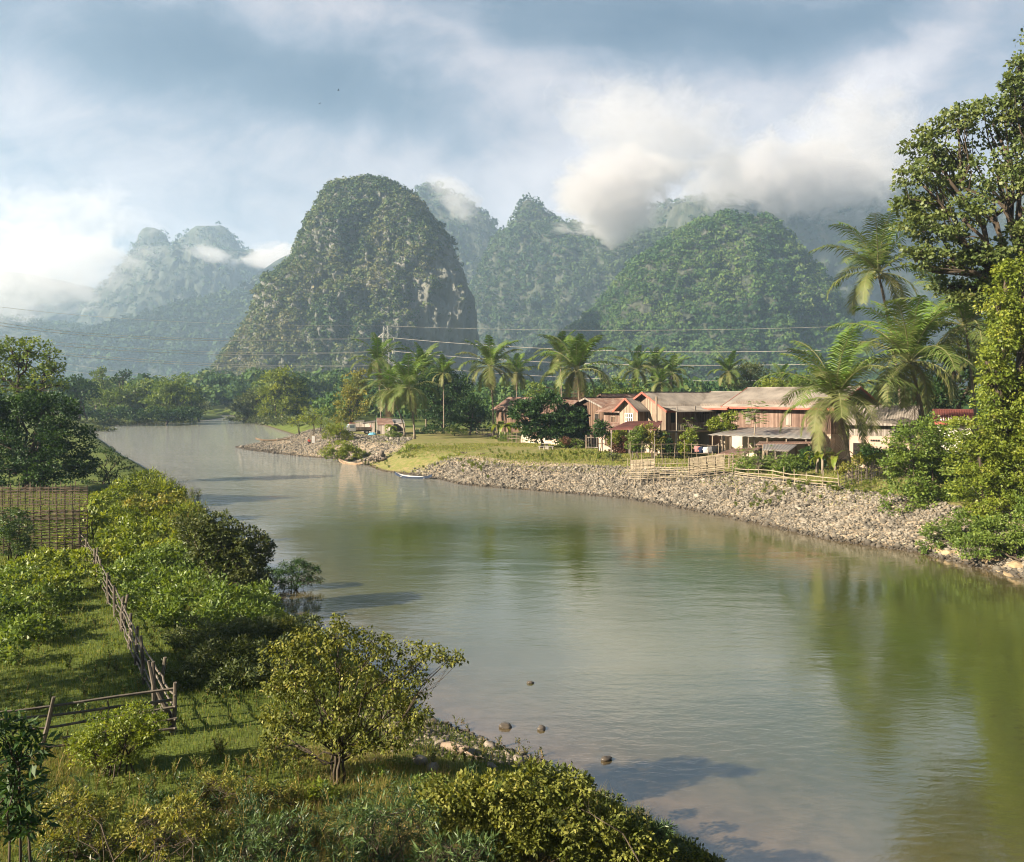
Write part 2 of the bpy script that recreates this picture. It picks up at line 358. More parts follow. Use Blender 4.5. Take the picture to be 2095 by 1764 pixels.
# running water: small ripples, longer swells, calm slicks between them
w1 = noise(nt, scalev(nt, p_, (.8, 1.6, 1)), 2.3, 5, .6, .5); w2 = noise(nt, scalev(nt, p_, (.5, 1.0, 1)), .55, 4, .5, .6)
sp_ = nt.nodes.new('ShaderNodeSeparateXYZ'); nt.links.new(p_, sp_.inputs[0])
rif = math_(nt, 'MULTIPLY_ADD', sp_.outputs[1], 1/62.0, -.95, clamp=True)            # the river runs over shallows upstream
sl2 = ramp(nt, noise(nt, scalev(nt, p_, (.35, 1, 1)), .08, 4, .55, .8), [(.40, .12), (.60, 1.0)])
amp = math_(nt, 'MULTIPLY_ADD', rif, 9.0, math_(nt, 'MULTIPLY', sl2, .32))
nt.links.new(mix(nt, math_(nt, 'MULTIPLY', rif, math_(nt, 'MULTIPLY_ADD', w1, 1.6, -.25, clamp=True)), _bc, (.34, .33, .30)), b.inputs['Base Color'])   # foamy shallows, with the sky's pale reflection painted into the base colour
hh = math_(nt, 'MULTIPLY', math_(nt, 'ADD', math_(nt, 'MULTIPLY', w1, .30), math_(nt, 'MULTIPLY', w2, .75)), math_(nt, 'ADD', amp, .09))
bump(nt, b, hh, 1.0, .085)
M['water'] = m
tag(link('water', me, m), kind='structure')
# ------------------------------------------------------------------ limestone hills
stuffmat('rock_face', (.02, .030, .018), (.04, .048, .032), .05, .95, 1.0, 3.0, (1, 1, .25), obj=False, c3=(.075, .075, .06))
stuffmat('cliff_face', (.055, .065, .05), (.13, .13, .115), .06, .95, 1.0, 3.0, (1, 1, .14), obj=False, c3=(.135, .135, .125))
def profile(pts, y):
    ys = [p[0] for p in pts]; return np.interp(y, ys, [p[1] for p in pts]), np.interp(y, ys, [p[2] for p in pts])
HILLS = {}; INSET = 7.0
def karst(name, Y0, pts, ratio=.8, amp=.045, ns=150, nt_=300, seed=0, flute=1.0, power=2.0, ridge=0.0, rock='rock_face'):
    """solid of stacked rings between a left and a right flank; pts = (height reading, left, right) top to bottom"""
    y0, y1 = pts[0][0], pts[-1][0]
    t = np.linspace(0, 1, ns)**.9; yv = y0+(y1-y0)*t
    xl, xr = profile(pts, yv); ins = INSET*F/Y0; mid_ = (xl+xr)/2; hw_ = np.maximum((xr-xl)/2-ins, 2.0); xl, xr = mid_-hw_, mid_+hw_; yv = yv+ins*.9*(1-t)
    k = Y0/F; Z = H+(HY-yv)*k
    cx = ((xl+xr)/2-CX)*k; a = np.maximum((xr-xl)/2*k, .4)
    amax = a.max()
    th = np.linspace(0, 2*math.pi, nt_, endpoint=False)
    c, s = np.cos(th), np.sin(th)
    cc_ = np.sign(c)*np.abs(c)**(2/power); ss_ = np.sign(s)*np.abs(s)**(2/power)
    X = cx[:, None]+a[:, None]*cc_[None]; Yy = Y0+(a*ratio)[:, None]*ss_[None]
    Zz = np.tile(Z[:, None], (1, nt_))
    L = amax*.35
    n = fbm(X/L+seed, Yy/L, Zz/L*.45, 5, .55); n2 = fbm(X/(L*.25)+seed, Yy/(L*.25), Zz/(L*.7), 4, .6)
    n3 = .5-np.abs(fbm(X/(L*.16)+seed, Yy/(L*.16), Zz/(L*.55)+3, 3, .6))*1.6
    g = (n*1.0+n2*.55*flute+n3*.42)*amp*amax*2.2*np.clip(a[:, None]/(amax*.7), .04, 1)
    g = g*(.3+.7*np.abs(s[None])**.8)
    X = X+g*cc_[None]; Yy = Yy+g*ss_[None]; Zz = Zz+fbm(X/(L*.4), Yy/(L*.4), Zz/L+seed, 4)*amp*amax*.55
    V = np.stack([X.ravel(), Yy.ravel(), Zz.ravel()], 1)
    i = np.arange(ns-1)[:, None]*nt_; j = np.arange(nt_)[None]; jn = (j+1) % nt_
    Fq = np.stack([(i+j).ravel(), (i+nt_+j).ravel(), (i+nt_+jn).ravel(), (i+jn).ravel()], 1)
    Vt = np.concatenate([V, [[cx[0], Y0, Z[0]+.5]]]); tp = len(V)
    Ft = np.stack([np.full(nt_, tp), np.arange(nt_), (np.arange(nt_)+1) % nt_], 1)
    me = npmesh(name, Vt, [Fq, Ft], None, True)
    o = link(name, me, M[rock]); tag(o, kind='structure')
    HILLS[len(HILLS)] = (Vt, Fq); return o
def canopy(name, hill, n, r, nq, q, mat, keep=None, tint=None, flat=.8, front=True, seed=1, label=None, drift=0.0):
    """wood growing on a hill: every crown is a tuft of leaf sprays"""
    rg = np.random.default_rng(seed); V, Fq = HILLS[hill]
    A, B, C, D = (V[Fq[:, k]] for k in range(4))
    cr = np.cross(B-A, D-A); ar = np.linalg.norm(cr, axis=1)+1e-9; nr = cr/ar[:, None]
    ctr = (A+C)/2
    w_ = ar.copy()
    if front: w_ *= (nr[:, 1] < .35) | (nr[:, 2] > .75)
    if keep is not None: w_ *= keep(ctr, nr)
    idx = rg.choice(len(Fq), n, p=w_/w_.sum())
    a_, b_ = rg.random(n)[:, None], rg.random(n)[:, None]
    P = A[idx]*(1-a_)*(1-b_)+B[idx]*a_*(1-b_)+C[idx]*a_*b_+D[idx]*(1-a_)*b_
    N = nr[idx]; s = np.minimum(1.9, np.exp(rg.normal(0, .34, n)))*r
    P = P+N*(s*.35)[:, None]+np.array([0, 0, 1])*(s*.30)[:, None]
    T = np.clip(rg.random(n)*.40+.30+.9*fbm(P[:, 0]/45, P[:, 1]/45, P[:, 2]/45, 4)+(.22-.3*np.clip((P[:, 2]-20)/200, 0, 1))*drift, 0, 1) if tint is None else tint(P, rg)
    tufts(name, P, s, T, nq, q, mat, rg, flat, label)
def tufts(name, P, s, T, nq, q, mat, rg, flat=.8, label=None, build=True):
    n = len(P)
    D = rg.normal(size=(n, nq, 3)); D[..., 2] = np.abs(D[..., 2])*.9-.35; D /= np.linalg.norm(D, axis=2)[..., None]+1e-9
    rr = (s[:, None]*(.55+.5*rg.random((n, nq))))[..., None]
    # lobes: crowns are not round
    C = P[:, None]+D*rr*np.array([1, 1, flat])
    Nn = D+rg.normal(size=D.shape)*.55+np.array([0, 0, .25]); Nn /= np.linalg.norm(Nn, axis=2)[..., None]+1e-9
    R = rg.normal(size=D.shape); U = np.cross(Nn, R); U /= np.linalg.norm(U, axis=2)[..., None]+1e-9; Wv = np.cross(Nn, U)
    h = (q*s[:, None]*(.6+.8*rg.random((n, nq))))[..., None]
    C = C.reshape(-1, 3); U = U.reshape(-1, 3)*h.reshape(-1, 1); Wv = Wv.reshape(-1, 3)*h.reshape(-1, 1)*.75
    V = np.stack([C-U, C-Wv*.9, C+U, C+Wv], 1).reshape(-1, 3)
    Fq = np.arange(len(V)).reshape(-1, 4)
    me = npmesh(name, V, Fq, {'tint': np.repeat(T, nq*4)})
    if not build: return me
    o = link(name, me, mat); tag(o, label, kind='stuff')
    return o
leafmat('wood_green', [(0, (.012, .034, .013)), (.3, (.028, .060, .018)), (.55, (.062, .092, .028)), (.8, (.12, .125, .05)), (1, (.17, .15, .085))], .22, .7, True, .15)
leafmat('wood_fresh', [(0, (.012, .036, .013)), (.4, (.032, .074, .020)), (.75, (.075, .125, .030)), (1, (.14, .165, .055))], .25, .7, True, .15)
leafmat('wood_far', [(0, (.015, .035, .014)), (.5, (.032, .06, .022)), (1, (.065, .09, .035))], .2, .8, True, .1)
karst('hill', 900, [(357,735,752),(361,716,766),(368,690,788),(374,668,812),(384,658,836),(400,650,858),(430,641,884),(470,620,915),(510,606,938),(560,570,955),(600,548,967),(640,535,975),(680,508,978),(720,478,976),(760,440,972),(800,390,968),(830,350,966)], .72, .078, 240, 500, 1.7, 1.2, 2.3, rock='cliff_face')
karst('hill', 1050, [(447,1455,1500),(452,1420,1575),(462,1398,1595),(478,1362,1608),(500,1335,1625),(540,1290,1658),(580,1262,1690),(620,1232,1708),(660,1195,1722),(700,1140,1742),(740,1060,1765),(780,1000,1800),(830,960,1830)], .75, .070, 220, 460, 5.1, 1.1, 2.1)
karst('hill', 1700, [(410,1072,1090),(416,1060,1106),(428,1052,1118),(450,1046,1140),(470,1035,1170),(480,1012,1300),(490,1005,1420),(520,985,1500),(560,968,1600),(620,940,1700),(700,920,1750),(830,900,1800)], .45, .060, 200, 460, 9.3, 1.1, 2.2)
karst('hill', 2100, [(375,868,890),(380,855,912),(400,840,940),(425,830,985),(450,815,1010),(470,800,1026),(520,770,1060),(600,720,1100),(700,650,1150),(830,560,1200)], .4, .03, 140, 300, 12.3, .8, 2.1)
karst('hill', 2150, [(395,1600,1850),(410,1450,2050),(440,1300,2250),(500,1260,2300),(600,1200,2350),(830,1100,2400)], .35, .035, 140, 420, 15.1, 1.0, 2.2)
karst('hill', 2600, [(462,295,322),(468,286,334),(480,280,345),(500,276,352),(520,270,530),(560,240,545),(640,170,580),(830,80,640)], .5, .04, 120, 300, 3.1, .8, 2.1)
karst('hill', 2700, [(458,440,455),(462,395,462),(470,385,472),(490,362,488),(515,335,502),(540,320,540),(600,280,600),(700,200,680),(830,100,800)], .5, .04, 120, 300, 4.1, .8, 2.1)
karst('hill', 2300, [(515,590,640),(530,560,660),(560,520,700),(700,400,800),(830,300,900)], .5, .02, 80, 200, 7.1, .8, 2.1)
karst('hill', 2800, [(560,-200,60),(590,-300,200),(640,-400,330),(700,-500,430),(830,-700,560)], .4, .03, 100, 300, 8.1, .8, 2.1)
karst('hill', 1900, [(592,462,480),(600,450,500),(615,420,560),(640,310,600),(650,300,620),(680,200,640),(720,60,660),(780,-60,700),(830,-120,720)], .35, .04, 120, 360, 20.1, 1.0, 2.1)
karst('hill', 1950, [(565,525,545),(575,505,570),(600,485,600),(650,460,640),(830,380,760)], .5, .04, 90, 260, 23.1, 1.0, 2.1)
karst('hill', 2050, [(655,-160,60),(665,-300,130),(690,-500,260),(740,-700,420),(830,-900,600)], .35, .04, 90, 300, 26.1, 1.0, 2.1)

def cliffs(ctr, nr):
    k = W(930, 660, 810)[0]
    e = ((ctr[:, 0]-k)/42)**2+((ctr[:, 2]-80)/62)**2
    bare = np.exp(-e)*(.55+.9*(fbm(ctr[:, 0]/9, ctr[:, 1]/9, ctr[:, 2]/40, 3)*.5+.5))
    k2 = W(940, 600, 810)[0]; bare = np.maximum(bare, .9*np.exp(-(((ctr[:, 0]-k2)/28)**2+((ctr[:, 2]-130)/75)**2)))
    st = (nr[:, 2] < .2)*(fbm(ctr[:, 0]/14, ctr[:, 1]/14, ctr[:, 2]/60, 3) > .05)*.6
    return np.clip(1-bare*1.6-st, .03, 1)
canopy('forest', 0, 15000, 3.0, 24, .27, M['wood_green'], cliffs, seed=1, drift=1.0)
canopy('forest', 1, 12000, 3.9, 28, .26, M['wood_fresh'], seed=2)
canopy('forest', 2, 13000, 6.0, 18, .30, M['wood_far'], seed=3)
canopy('forest', 3, 2500, 8.0, 14, .34, M['wood_far'], seed=4)
canopy('forest', 4, 4500, 8.0, 14, .34, M['wood_far'], seed=5)
canopy('forest', 9, 5000, 8.5, 14, .34, M['wood_far'], seed=6)
canopy('forest', 10, 1500, 8.5, 14, .34, M['wood_far'], seed=7)
canopy('forest', 11, 3000, 8.5, 14, .34, M['wood_far'], seed=8)

canopy('forest', 5, 1500, 9, 14, .34, M['wood_far'], seed=9)
canopy('forest', 6, 1500, 9, 14, .34, M['wood_far'], seed=10)
# ------------------------------------------------------------------ plants
def GP(x, y):
    """point of the ground seen at picture reading (x, y)"""
    z = 1.5
    for _ in range(12):
        Y = F*(H-z)/(y-HY); X = (x-CX)/F*Y; z = z+.7*(gz1(X, Y)-z)
    return Vector((X, Y, z))
def GY(x, Y):
    X = (x-CX)/F*Y; return Vector((X, Y, gz1(X, Y)))
def leafquads(P, D, L, asp, rg, up=.5, rnd=.7):
    """one leaf at each P, pointing about along D"""
    n = len(P)
    d = D+rg.normal(size=(n, 3))*rnd; d /= np.linalg.norm(d, axis=1)[:, None]+1e-9
    nn = rg.normal(size=(n, 3))*.6+np.array([0, 0, up]); nn -= d*(nn*d).sum(1)[:, None]; nn /= np.linalg.norm(nn, axis=1)[:, None]+1e-9
    s = np.cross(d, nn)
    l = (L*(.65+.7*rg.random(n)))[:, None]
    w_ = l*asp*.5
    droop = nn*l*.12
    V = np.stack([P, P+d*l*.45+s*w_, P+d*l-droop, P+d*l*.45-s*w_], 1)
    return V.reshape(-1, 3)
def puffs(blobs, L, cover, rg, clump=.32, asp=.55, hang=0.0, shell=.55, up=.5, flat=.75, droop=0.0):
    """blobs: (cx,cy,cz,rx,ry,rz). Leaves grow on twig clumps spread through each blob's outer volume."""
    out = []; tips = []; tint = []
    for b in blobs:
        c = np.array(b[:3]); r = np.array(b[3:6]); rm = r.mean()
        nc = int(max(8, cover*17*(.32/clump)**2))
        d = rg.normal(size=(nc, 3)); d[:, 2] = d[:, 2]*.9+.15; d /= np.linalg.norm(d, axis=1)[:, None]
        q = (shell+(1-shell)*rg.random(nc)**.6)*(.86+.22*rg.random(nc))
        C = c+d*r*q[:, None]
        rc = rm*clump*(.6+.8*rg.random(nc))
        nl = np.maximum(4, (cover*4*math.pi*rc**2/(L*L*asp)*.30)).astype(int)
        idx = np.repeat(np.arange(nc), nl); n = len(idx)
        e = rg.normal(size=(n, 3)); e /= np.linalg.norm(e, axis=1)[:, None]; e[:, 2] = np.where(e[:, 2] < -.2, e[:, 2]*.4, e[:, 2])
        P = C[idx]+e*np.array([1, 1, flat])*(rc[idx]*(.35+.75*rg.random(n)**.7))[:, None]
        P[:, 2] -= droop*rg.random(n)*rc[idx]
        D = e*.7+d[idx]*.5+np.array([0, 0, -hang])
        out.append(leafquads(P, D, np.full(n, L), asp, rg, up)); tips += [(tuple(c), tuple(x)) for x in C[:: max(1, nc//9)]]
        ct = np.clip(rg.random(nc)*.8+.1, 0, 1); tint.append(np.repeat(ct[idx], 4))
    return np.concatenate(out), tips, np.concatenate(tint)
def wob(a, b, k, amp, rg):
    a = np.array(a, float); b = np.array(b, float); t = np.linspace(0, 1, k)[:, None]
    p = a+(b-a)*t; n = rg.normal(size=(k, 3))*amp; n[0] = n[-1] = 0
    return p+n
def pxblobs(bl, Y, base):
    out = []
    for b in bl:
        x, y, rx, ry = b[:4]; dY = b[4] if len(b) > 4 else 0; yy = Y+dY
        c = W(x, y, yy); k = yy/F; out.append((c[0], c[1], c[2], rx*k, (rx*k+ry*k)/2*.9, ry*k))
    return out
bark = stuffmat('bark', (.022, .016, .012), (.075, .058, .042), 3, .9, .6, .03, (1, 1, .25))
barkpale = stuffmat('bark_pale', (.11, .09, .07), (.25, .21, .17), 3, .9, .6, .03, (1, 1, .3))
def plant(name, label, cat, base, bl, L, mat, cover=1.6, clump=.32, asp=.55, stems=1, tr=.12, hang=0.0, group=None, shell=.55, up=.5, seed=None, Yc=None, crown='crown', stemname='trunk', spread=.1, droop=0.0, bm=None, limbs=True, world=False, fork=.35):
    """thing = Empty at the foot > trunk (with its limbs), crown"""
    rg = np.random.default_rng(seed if seed is not None else abs(hash(label)) % 100000 if False else sum(map(ord, label)))
    base = Vector(base); Y = Yc or base.y
    B = bl if world else pxblobs(bl, Y, base)
    root = empty(name, base); tag(root, label, cat, group)
    V, tips, ti = puffs(B, L, cover, rg, clump, asp, hang, shell, up, droop=droop)
    V = V-np.array(base)
    link(crown, npmesh(crown, V, np.arange(len(V)).reshape(-1, 4), {'tint': ti}), mat, root)
    mb = MB(); ctr = np.mean([b[:3] for b in B], axis=0)-np.array(base); top = max(b[2] for b in B)-base.z
    for s in range(stems):
        off = np.array([rg.normal()*spread, rg.normal()*spread, -.15]) if stems > 1 else np.array([0, 0, -.15])
        Bs = B[s::stems] if stems > 1 and len(B[s::stems]) else B
        ctr = np.mean([b[:3] for b in Bs], axis=0)-np.array(base)
        fk = off*.9+(ctr-off)*np.array([fork, fork, 0])+np.array([0, 0, min(b[2]-b[5]*.3 for b in Bs)-base.z])
        if fk[2] < .2: fk[2] = .2
        p = wob(off, fk, 5, tr*.5, rg); mb.tube(p, [tr*(1.25-.45*t) for t in np.linspace(0, 1, 5)], 7)
        for i, b in enumerate(Bs):
            c = np.array(b[:3])-np.array(base); q = wob(fk, c, 5, np.linalg.norm(c-fk)*.05, rg)
            mb.tube(q, [tr*(.72-.42*t) for t in np.linspace(0, 1, 5)], 6)
            if limbs:
                for cc_, tp in [t_ for t_ in tips if t_[0] == tuple(b[:3])][:8]:
                    e = np.array(tp)-np.array(base); st_ = q[2+int(rg.integers(0, 3))]
                    mb.tube(wob(st_, e, 4, np.linalg.norm(e-st_)*.06, rg), [tr*.26, tr*.2, tr*.13, tr*.06], 4, False)
    mb.build(stemname, bm or bark, root, True)
    return root
# leaf colours
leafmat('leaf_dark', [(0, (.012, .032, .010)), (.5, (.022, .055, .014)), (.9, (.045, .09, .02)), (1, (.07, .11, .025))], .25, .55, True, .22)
leafmat('leaf_mid', [(0, (.046, .082, .015)), (.5, (.092, .145, .024)), (.85, (.155, .205, .038)), (1, (.24, .23, .055))], .38, .5, True, .35)
leafmat('leaf_lime', [(0, (.055, .088, .010)), (.45, (.12, .165, .018)), (.8, (.21, .245, .032)), (1, (.30, .28, .06))], .42, .5, True, .35)
leafmat('leaf_gold', [(0, (.055, .078, .012)), (.35, (.12, .14, .022)), (.7, (.21, .20, .038)), (.92, (.29, .23, .06)), (1, (.27, .16, .07))], .35, .55, True, .3)
leafmat('leaf_tree', [(0, (.035, .05, .010)), (.4, (.095, .112, .020)), (.75, (.19, .20, .045)), (.95, (.28, .25, .08)), (1, (.24, .14, .06))], .38, .55, True, .2)
leafmat('leaf_olive', [(0, (.028, .045, .012)), (.5, (.06, .08, .022)), (.85, (.10, .115, .04)), (1, (.15, .14, .06))], .3, .55, True, .3)
leafmat('leaf_gloss', [(0, (.045, .075, .020)), (.5, (.085, .115, .032)), (.85, (.13, .155, .045)), (1, (.20, .17, .07))], .32, .48, True, .3)
leafmat('leaf_grass', [(0, (.045, .075, .012)), (.5, (.09, .125, .020)), (.85, (.15, .18, .035)), (1, (.26, .21, .08))], .35, .7, False, .15)
leafmat('leaf_lawn', [(0, (.07, .10, .02)), (.5, (.14, .17, .035)), (.85, (.20, .20, .055)), (1, (.26, .21, .09))], .35, .7, False, .15)
leafmat('leaf_straw', [(0, (.08, .085, .02)), (.5, (.16, .13, .04)), (1, (.28, .20, .09))], .3, .8, False, .1)
leafmat('leaf_willow', [(0, (.022, .050, .018)), (.5, (.052, .092, .030)), (.85, (.10, .145, .045)), (1, (.18, .18, .06))], .3, .45, True, .4)
leafmat('leaf_wine', [(0, (.05, .02, .015)), (.6, (.11, .045, .03)), (1, (.13, .09, .03))], .25, .6, True, .3)
# ------------------------------------------------------------------ palms
leafmat('palm_leaf', [(0, (.14, .125, .06)), (.22, (.115, .125, .042)), (.5, (.085, .115, .03)), (.85, (.08, .14, .02)), (1, (.13, .22, .02))], .25, .55, True, .22, tcol=(1.0, 1.15, .35))
stuffmat('palm_trunk', (.09, .075, .055), (.22, .18, .14), 2.5, .9, .8, .05, (1, 1, 3))
stuffmat('palm_dead', (.07, .042, .026), (.16, .105, .065), 2, .9, 0)
stuffmat('coconut', (.09, .10, .02), (.17, .13, .04), 3, .6, 0)
def frond(start, az, el, ln, rg, nl, lw, curl, dead=False):
    """arching midrib with hanging leaflets on both sides"""
    k = 13; p = np.array(start, float); pts = [p.copy()]; e = el; h = np.array([math.cos(az), math.sin(az)])
    for i in range(k-1):
        e -= curl*(.35+1.3*i/k)/k*2.0
        e = max(e, -1.45)
        p = p+np.array([h[0]*math.cos(e), h[1]*math.cos(e), math.sin(e)])*ln/(k-1); pts.append(p.copy())
    pts = np.array(pts); t = np.linspace(.10, .995, nl); ii = t*(k-1); i0 = np.minimum(ii.astype(int), k-2); f = (ii-i0)[:, None]
    C = pts[i0]*(1-f)+pts[i0+1]*f; T = pts[i0+1]-pts[i0]; T /= np.linalg.norm(T, axis=1)[:, None]
    side = np.cross(T, [0, 0, 1.0]); sn = np.linalg.norm(side, axis=1)[:, None]
    side = np.where(sn > .05, side/np.maximum(sn, 1e-6), np.array([-h[1], h[0], 0]))
    nrm = np.cross(side, T)
    ll = ln*.235*np.sin(np.pi*np.clip(t*.82+.12, 0, 1))**.6
    Vs = []
    sag = .75 if not dead else 2.0
    for sg in (-1, 1):
        d = side*sg*.9+T*.62+nrm*.12+rg.normal(size=C.shape)*.09; d /= np.linalg.norm(d, axis=1)[:, None]
        l = (ll*(.85+.3*rg.random(nl)))[:, None]; w_ = T*lw
        m1 = C+d*l*.5; m1[:, 2] -= l[:, 0]*.10*sag
        m2 = C+d*l*.92; m2[:, 2] -= l[:, 0]*.52*sag*(.6+.6*rg.random(nl))
        a = np.stack([C-w_*.4, C+w_*.4, m1+w_*.5, m1-w_*.5], 1).reshape(-1, 3); b = np.stack([m1-w_*.5, m1+w_*.5, m2+w_*.1, m2-w_*.1], 1).reshape(-1, 3)
        Vs += [a, b]
    return np.concatenate(Vs), pts
_nut = []
def nutmesh():
    if not _nut:
        bm = bmesh.new(); bmesh.ops.create_icosphere(bm, subdivisions=2, radius=.14); me = bpy.data.meshes.new('coconut'); bm.to_mesh(me); bm.free(); me.materials.append(M['coconut']); _nut.append(me)
    return _nut[0]
def palm(label, base, crown, fl, nf=22, nl=42, lw=.05, tr=.14, dead=2, seed=0, nuts=True, group='coconut palms', lean=0.0, droopy=1.0):
    if 6 <= seed <= 18: fl *= 1.13
    rg = np.random.default_rng(1000+seed); base = Vector(base); crown = Vector(crown)
    root = empty('coconut_palm', base); tag(root, label, 'palm tree', group)
    c = np.array(crown-base)
    t = np.linspace(0, 1, 12)[:, None]; hor = np.array([c[0], c[1], 0]); P = t*np.array([0, 0, c[2]])+hor*(t**1.7*(1-lean)+t*lean)
    P[0, 2] -= .2
    mb = MB(); mb.tube(P, [tr*(1.7 if i == 0 else 1.2 if i == 1 else 1.0-.02*i) for i in range(12)], 8); mb.build('trunk', M['palm_trunk'], root, True)
    Va, Ta, rb = [], [], MB(); Vd = []; rd = MB()
    for i in range(nf):
        q = i/(nf-1); az = i*2.399+rg.normal()*.2; el = math.radians(86-112*q**1.2*droopy+rg.normal()*6)
        L = fl*(.72+.34*math.sin(math.pi*min(1, q*.9+.2)))*(.9+.2*rg.random())
        V, pts = frond(c+np.array([math.cos(az)*.12, math.sin(az)*.12, .1]), az, el, L, rg, int(nl*.8), lw*1.7, .40+.62*q+.28*rg.random())
        Va.append(V); Ta.append(np.full(len(V), np.clip(1.0-.95*q+rg.normal()*.16, 0, 1))); rb.tube(pts, [fl*.008*(1-.75*j/12)+.008 for j in range(13)], 4, False)
    V = np.concatenate(Va)
    me = npmesh('crown', V, np.arange(len(V)).reshape(-1, 4), {'tint': np.concatenate(Ta)})
    cr = link('crown', me, M['palm_leaf'], root)
    rb.build('midribs', M['palm_rib'], cr)
    for i in range(dead):
        az = rg.random()*6.3; V, pts = frond(c-np.array([0, 0, .15]), az, math.radians(-58-20*rg.random()), fl*.72, rg, int(nl*.7), lw*.7, .5, True)
        mb2 = MB(); mb2.tube(pts, [.03]*13, 4, False); me = npmesh('dead_frond', np.concatenate([V, np.array(mb2.v)]), [np.arange(len(V)).reshape(-1, 4), np.array(mb2.f)+len(V)])
        tag(link('dead_frond', me, M['palm_dead'], root), 'dry brown hanging frond')
    if nuts:
        me = nutmesh()
        for j in range(9):
            a = rg.random()*6.3; r = .22+.22*rg.random()
            o = bpy.data.objects.new('coconut', me); col.objects.link(o); o.parent = root; o.location = (c[0]+math.cos(a)*r, c[1]+math.sin(a)*r, c[2]-.25-.3*rg.random())
    return root
stuffmat('palm_rib', (.10, .11, .04), (.18, .17, .08), 2, .6, 0)
# ------------------------------------------------------------------ right bank: palms  (base Y, crown reading, frond length)
def palm_at(label, bx, Yb, cx, cy, fl, **k):
    b = GY(bx, Yb); dyY = k.pop('dY', 0); c = W(cx, cy, Yb+dyY); palm(label, b, c, fl, **k)
palm_at('big coconut palm with hanging brown fronds leaning behind the end of the low bamboo fence', 1739, 70, 1707, 817, 6.8, nf=26, nl=60, lw=.06, tr=.19, dead=2, seed=1, dY=-1)
palm_at('coconut palm with broad crown and one upright bright green frond beside the leafy tree', 1905, 76, 1862, 742, 8.0, nf=30, nl=62, lw=.07, tr=.17, dead=2, seed=2, lean=.3)
palm_at('tall coconut palm whose grey green crown stands highest, left of the leafy tree', 1850, 88, 1797, 560, 7.6, nf=24, nl=56, lw=.07, tr=.16, dead=1, seed=3)
palm_at('dark coconut palm half hidden behind the vine covered tree', 2000, 80, 1975, 668, 8.0, nf=24, nl=56, lw=.07, tr=.16, dead=1, seed=4, nuts=False)
palm_at('second dark slim palm close behind the vine covered tree', 2030, 88, 2010, 735, 5.6, nf=20, nl=50, lw=.07, tr=.13, dead=0, seed=5, nuts=False)
palm_at('coconut palm with the wide golden crown standing behind the brown plank houses', 1188, 124, 1181, 759, 6.6, nf=28, nl=54, lw=.08, tr=.19, dead=3, seed=6)
palm_at('smaller palm crown just left behind the wide golden palm', 1150, 150, 1146, 726, 5.0, nf=18, nl=44, lw=.09, tr=.14, dead=0, seed=7, nuts=False)
palm_at('slim coconut palm standing alone beside the banana plants', 1010, 135, 1003, 752, 5.6, nf=24, nl=50, lw=.08, tr=.15, dead=2, seed=8, nuts=False)
palm_at('small palm behind and right of the slim palm by the banana plants', 1058, 165, 1056, 766, 4.9, nf=20, nl=40, lw=.09, tr=.13, dead=0, seed=9, nuts=False)
palm_at('coconut palm at the edge of the lawn in front of the rusty shed', 848, 130, 836, 796, 6.0, nf=26, nl=50, lw=.08, tr=.16, dead=2, seed=10, nuts=False)
palm_at('second palm leaning beside the rusty shed', 828, 138, 795, 800, 5.4, nf=22, nl=46, lw=.08, tr=.14, dead=2, seed=11, nuts=False)
palm_at('tallest palm above the rusty shed in front of the power pylon', 780, 160, 772, 742, 5.6, nf=20, nl=44, lw=.09, tr=.14, dead=1, seed=12, nuts=False)
palm_at('palm behind the dark trees to the right of the pylon', 872, 165, 866, 755, 5.4, nf=20, nl=44, lw=.09, tr=.14, dead=1, seed=13, nuts=False)
palm_at('short bright palm among the dark trees on the lawn edge', 908, 150, 907, 765, 3.6, nf=16, nl=36, lw=.09, tr=.12, dead=0, seed=14, nuts=False)
palm_at('leftmost palm of the cluster above the tile roof ridge', 1312, 185, 1302, 758, 5.4, nf=20, nl=40, lw=.10, tr=.14, dead=1, seed=15, nuts=False)
palm_at('middle palm of the cluster above the tile roof ridge', 1340, 190, 1340, 752, 5.2, nf=20, nl=40, lw=.10, tr=.14, dead=1, seed=16, nuts=False)
palm_at('rightmost palm of the cluster above the tile roof ridge', 1372, 185, 1374, 764, 5.0, nf=20, nl=40, lw=.10, tr=.14, dead=1, seed=17, nuts=False)
palm_at('short palm low in the cluster above the tile roof', 1352, 165, 1352, 785, 4.0, nf=16, nl=36, lw=.10, tr=.12, dead=0, seed=18, nuts=False)
palm_at('palm beside the feathery grey tree behind the long roof', 1490, 175, 1490, 762, 5.0, nf=18, nl=40, lw=.10, tr=.14, dead=0, seed=19, nuts=False)
palm_at('small palm behind the round bright tree over the roofs', 1600, 190, 1598, 776, 4.6, nf=16, nl=36, lw=.10, tr=.13, dead=0, seed=20, nuts=False)
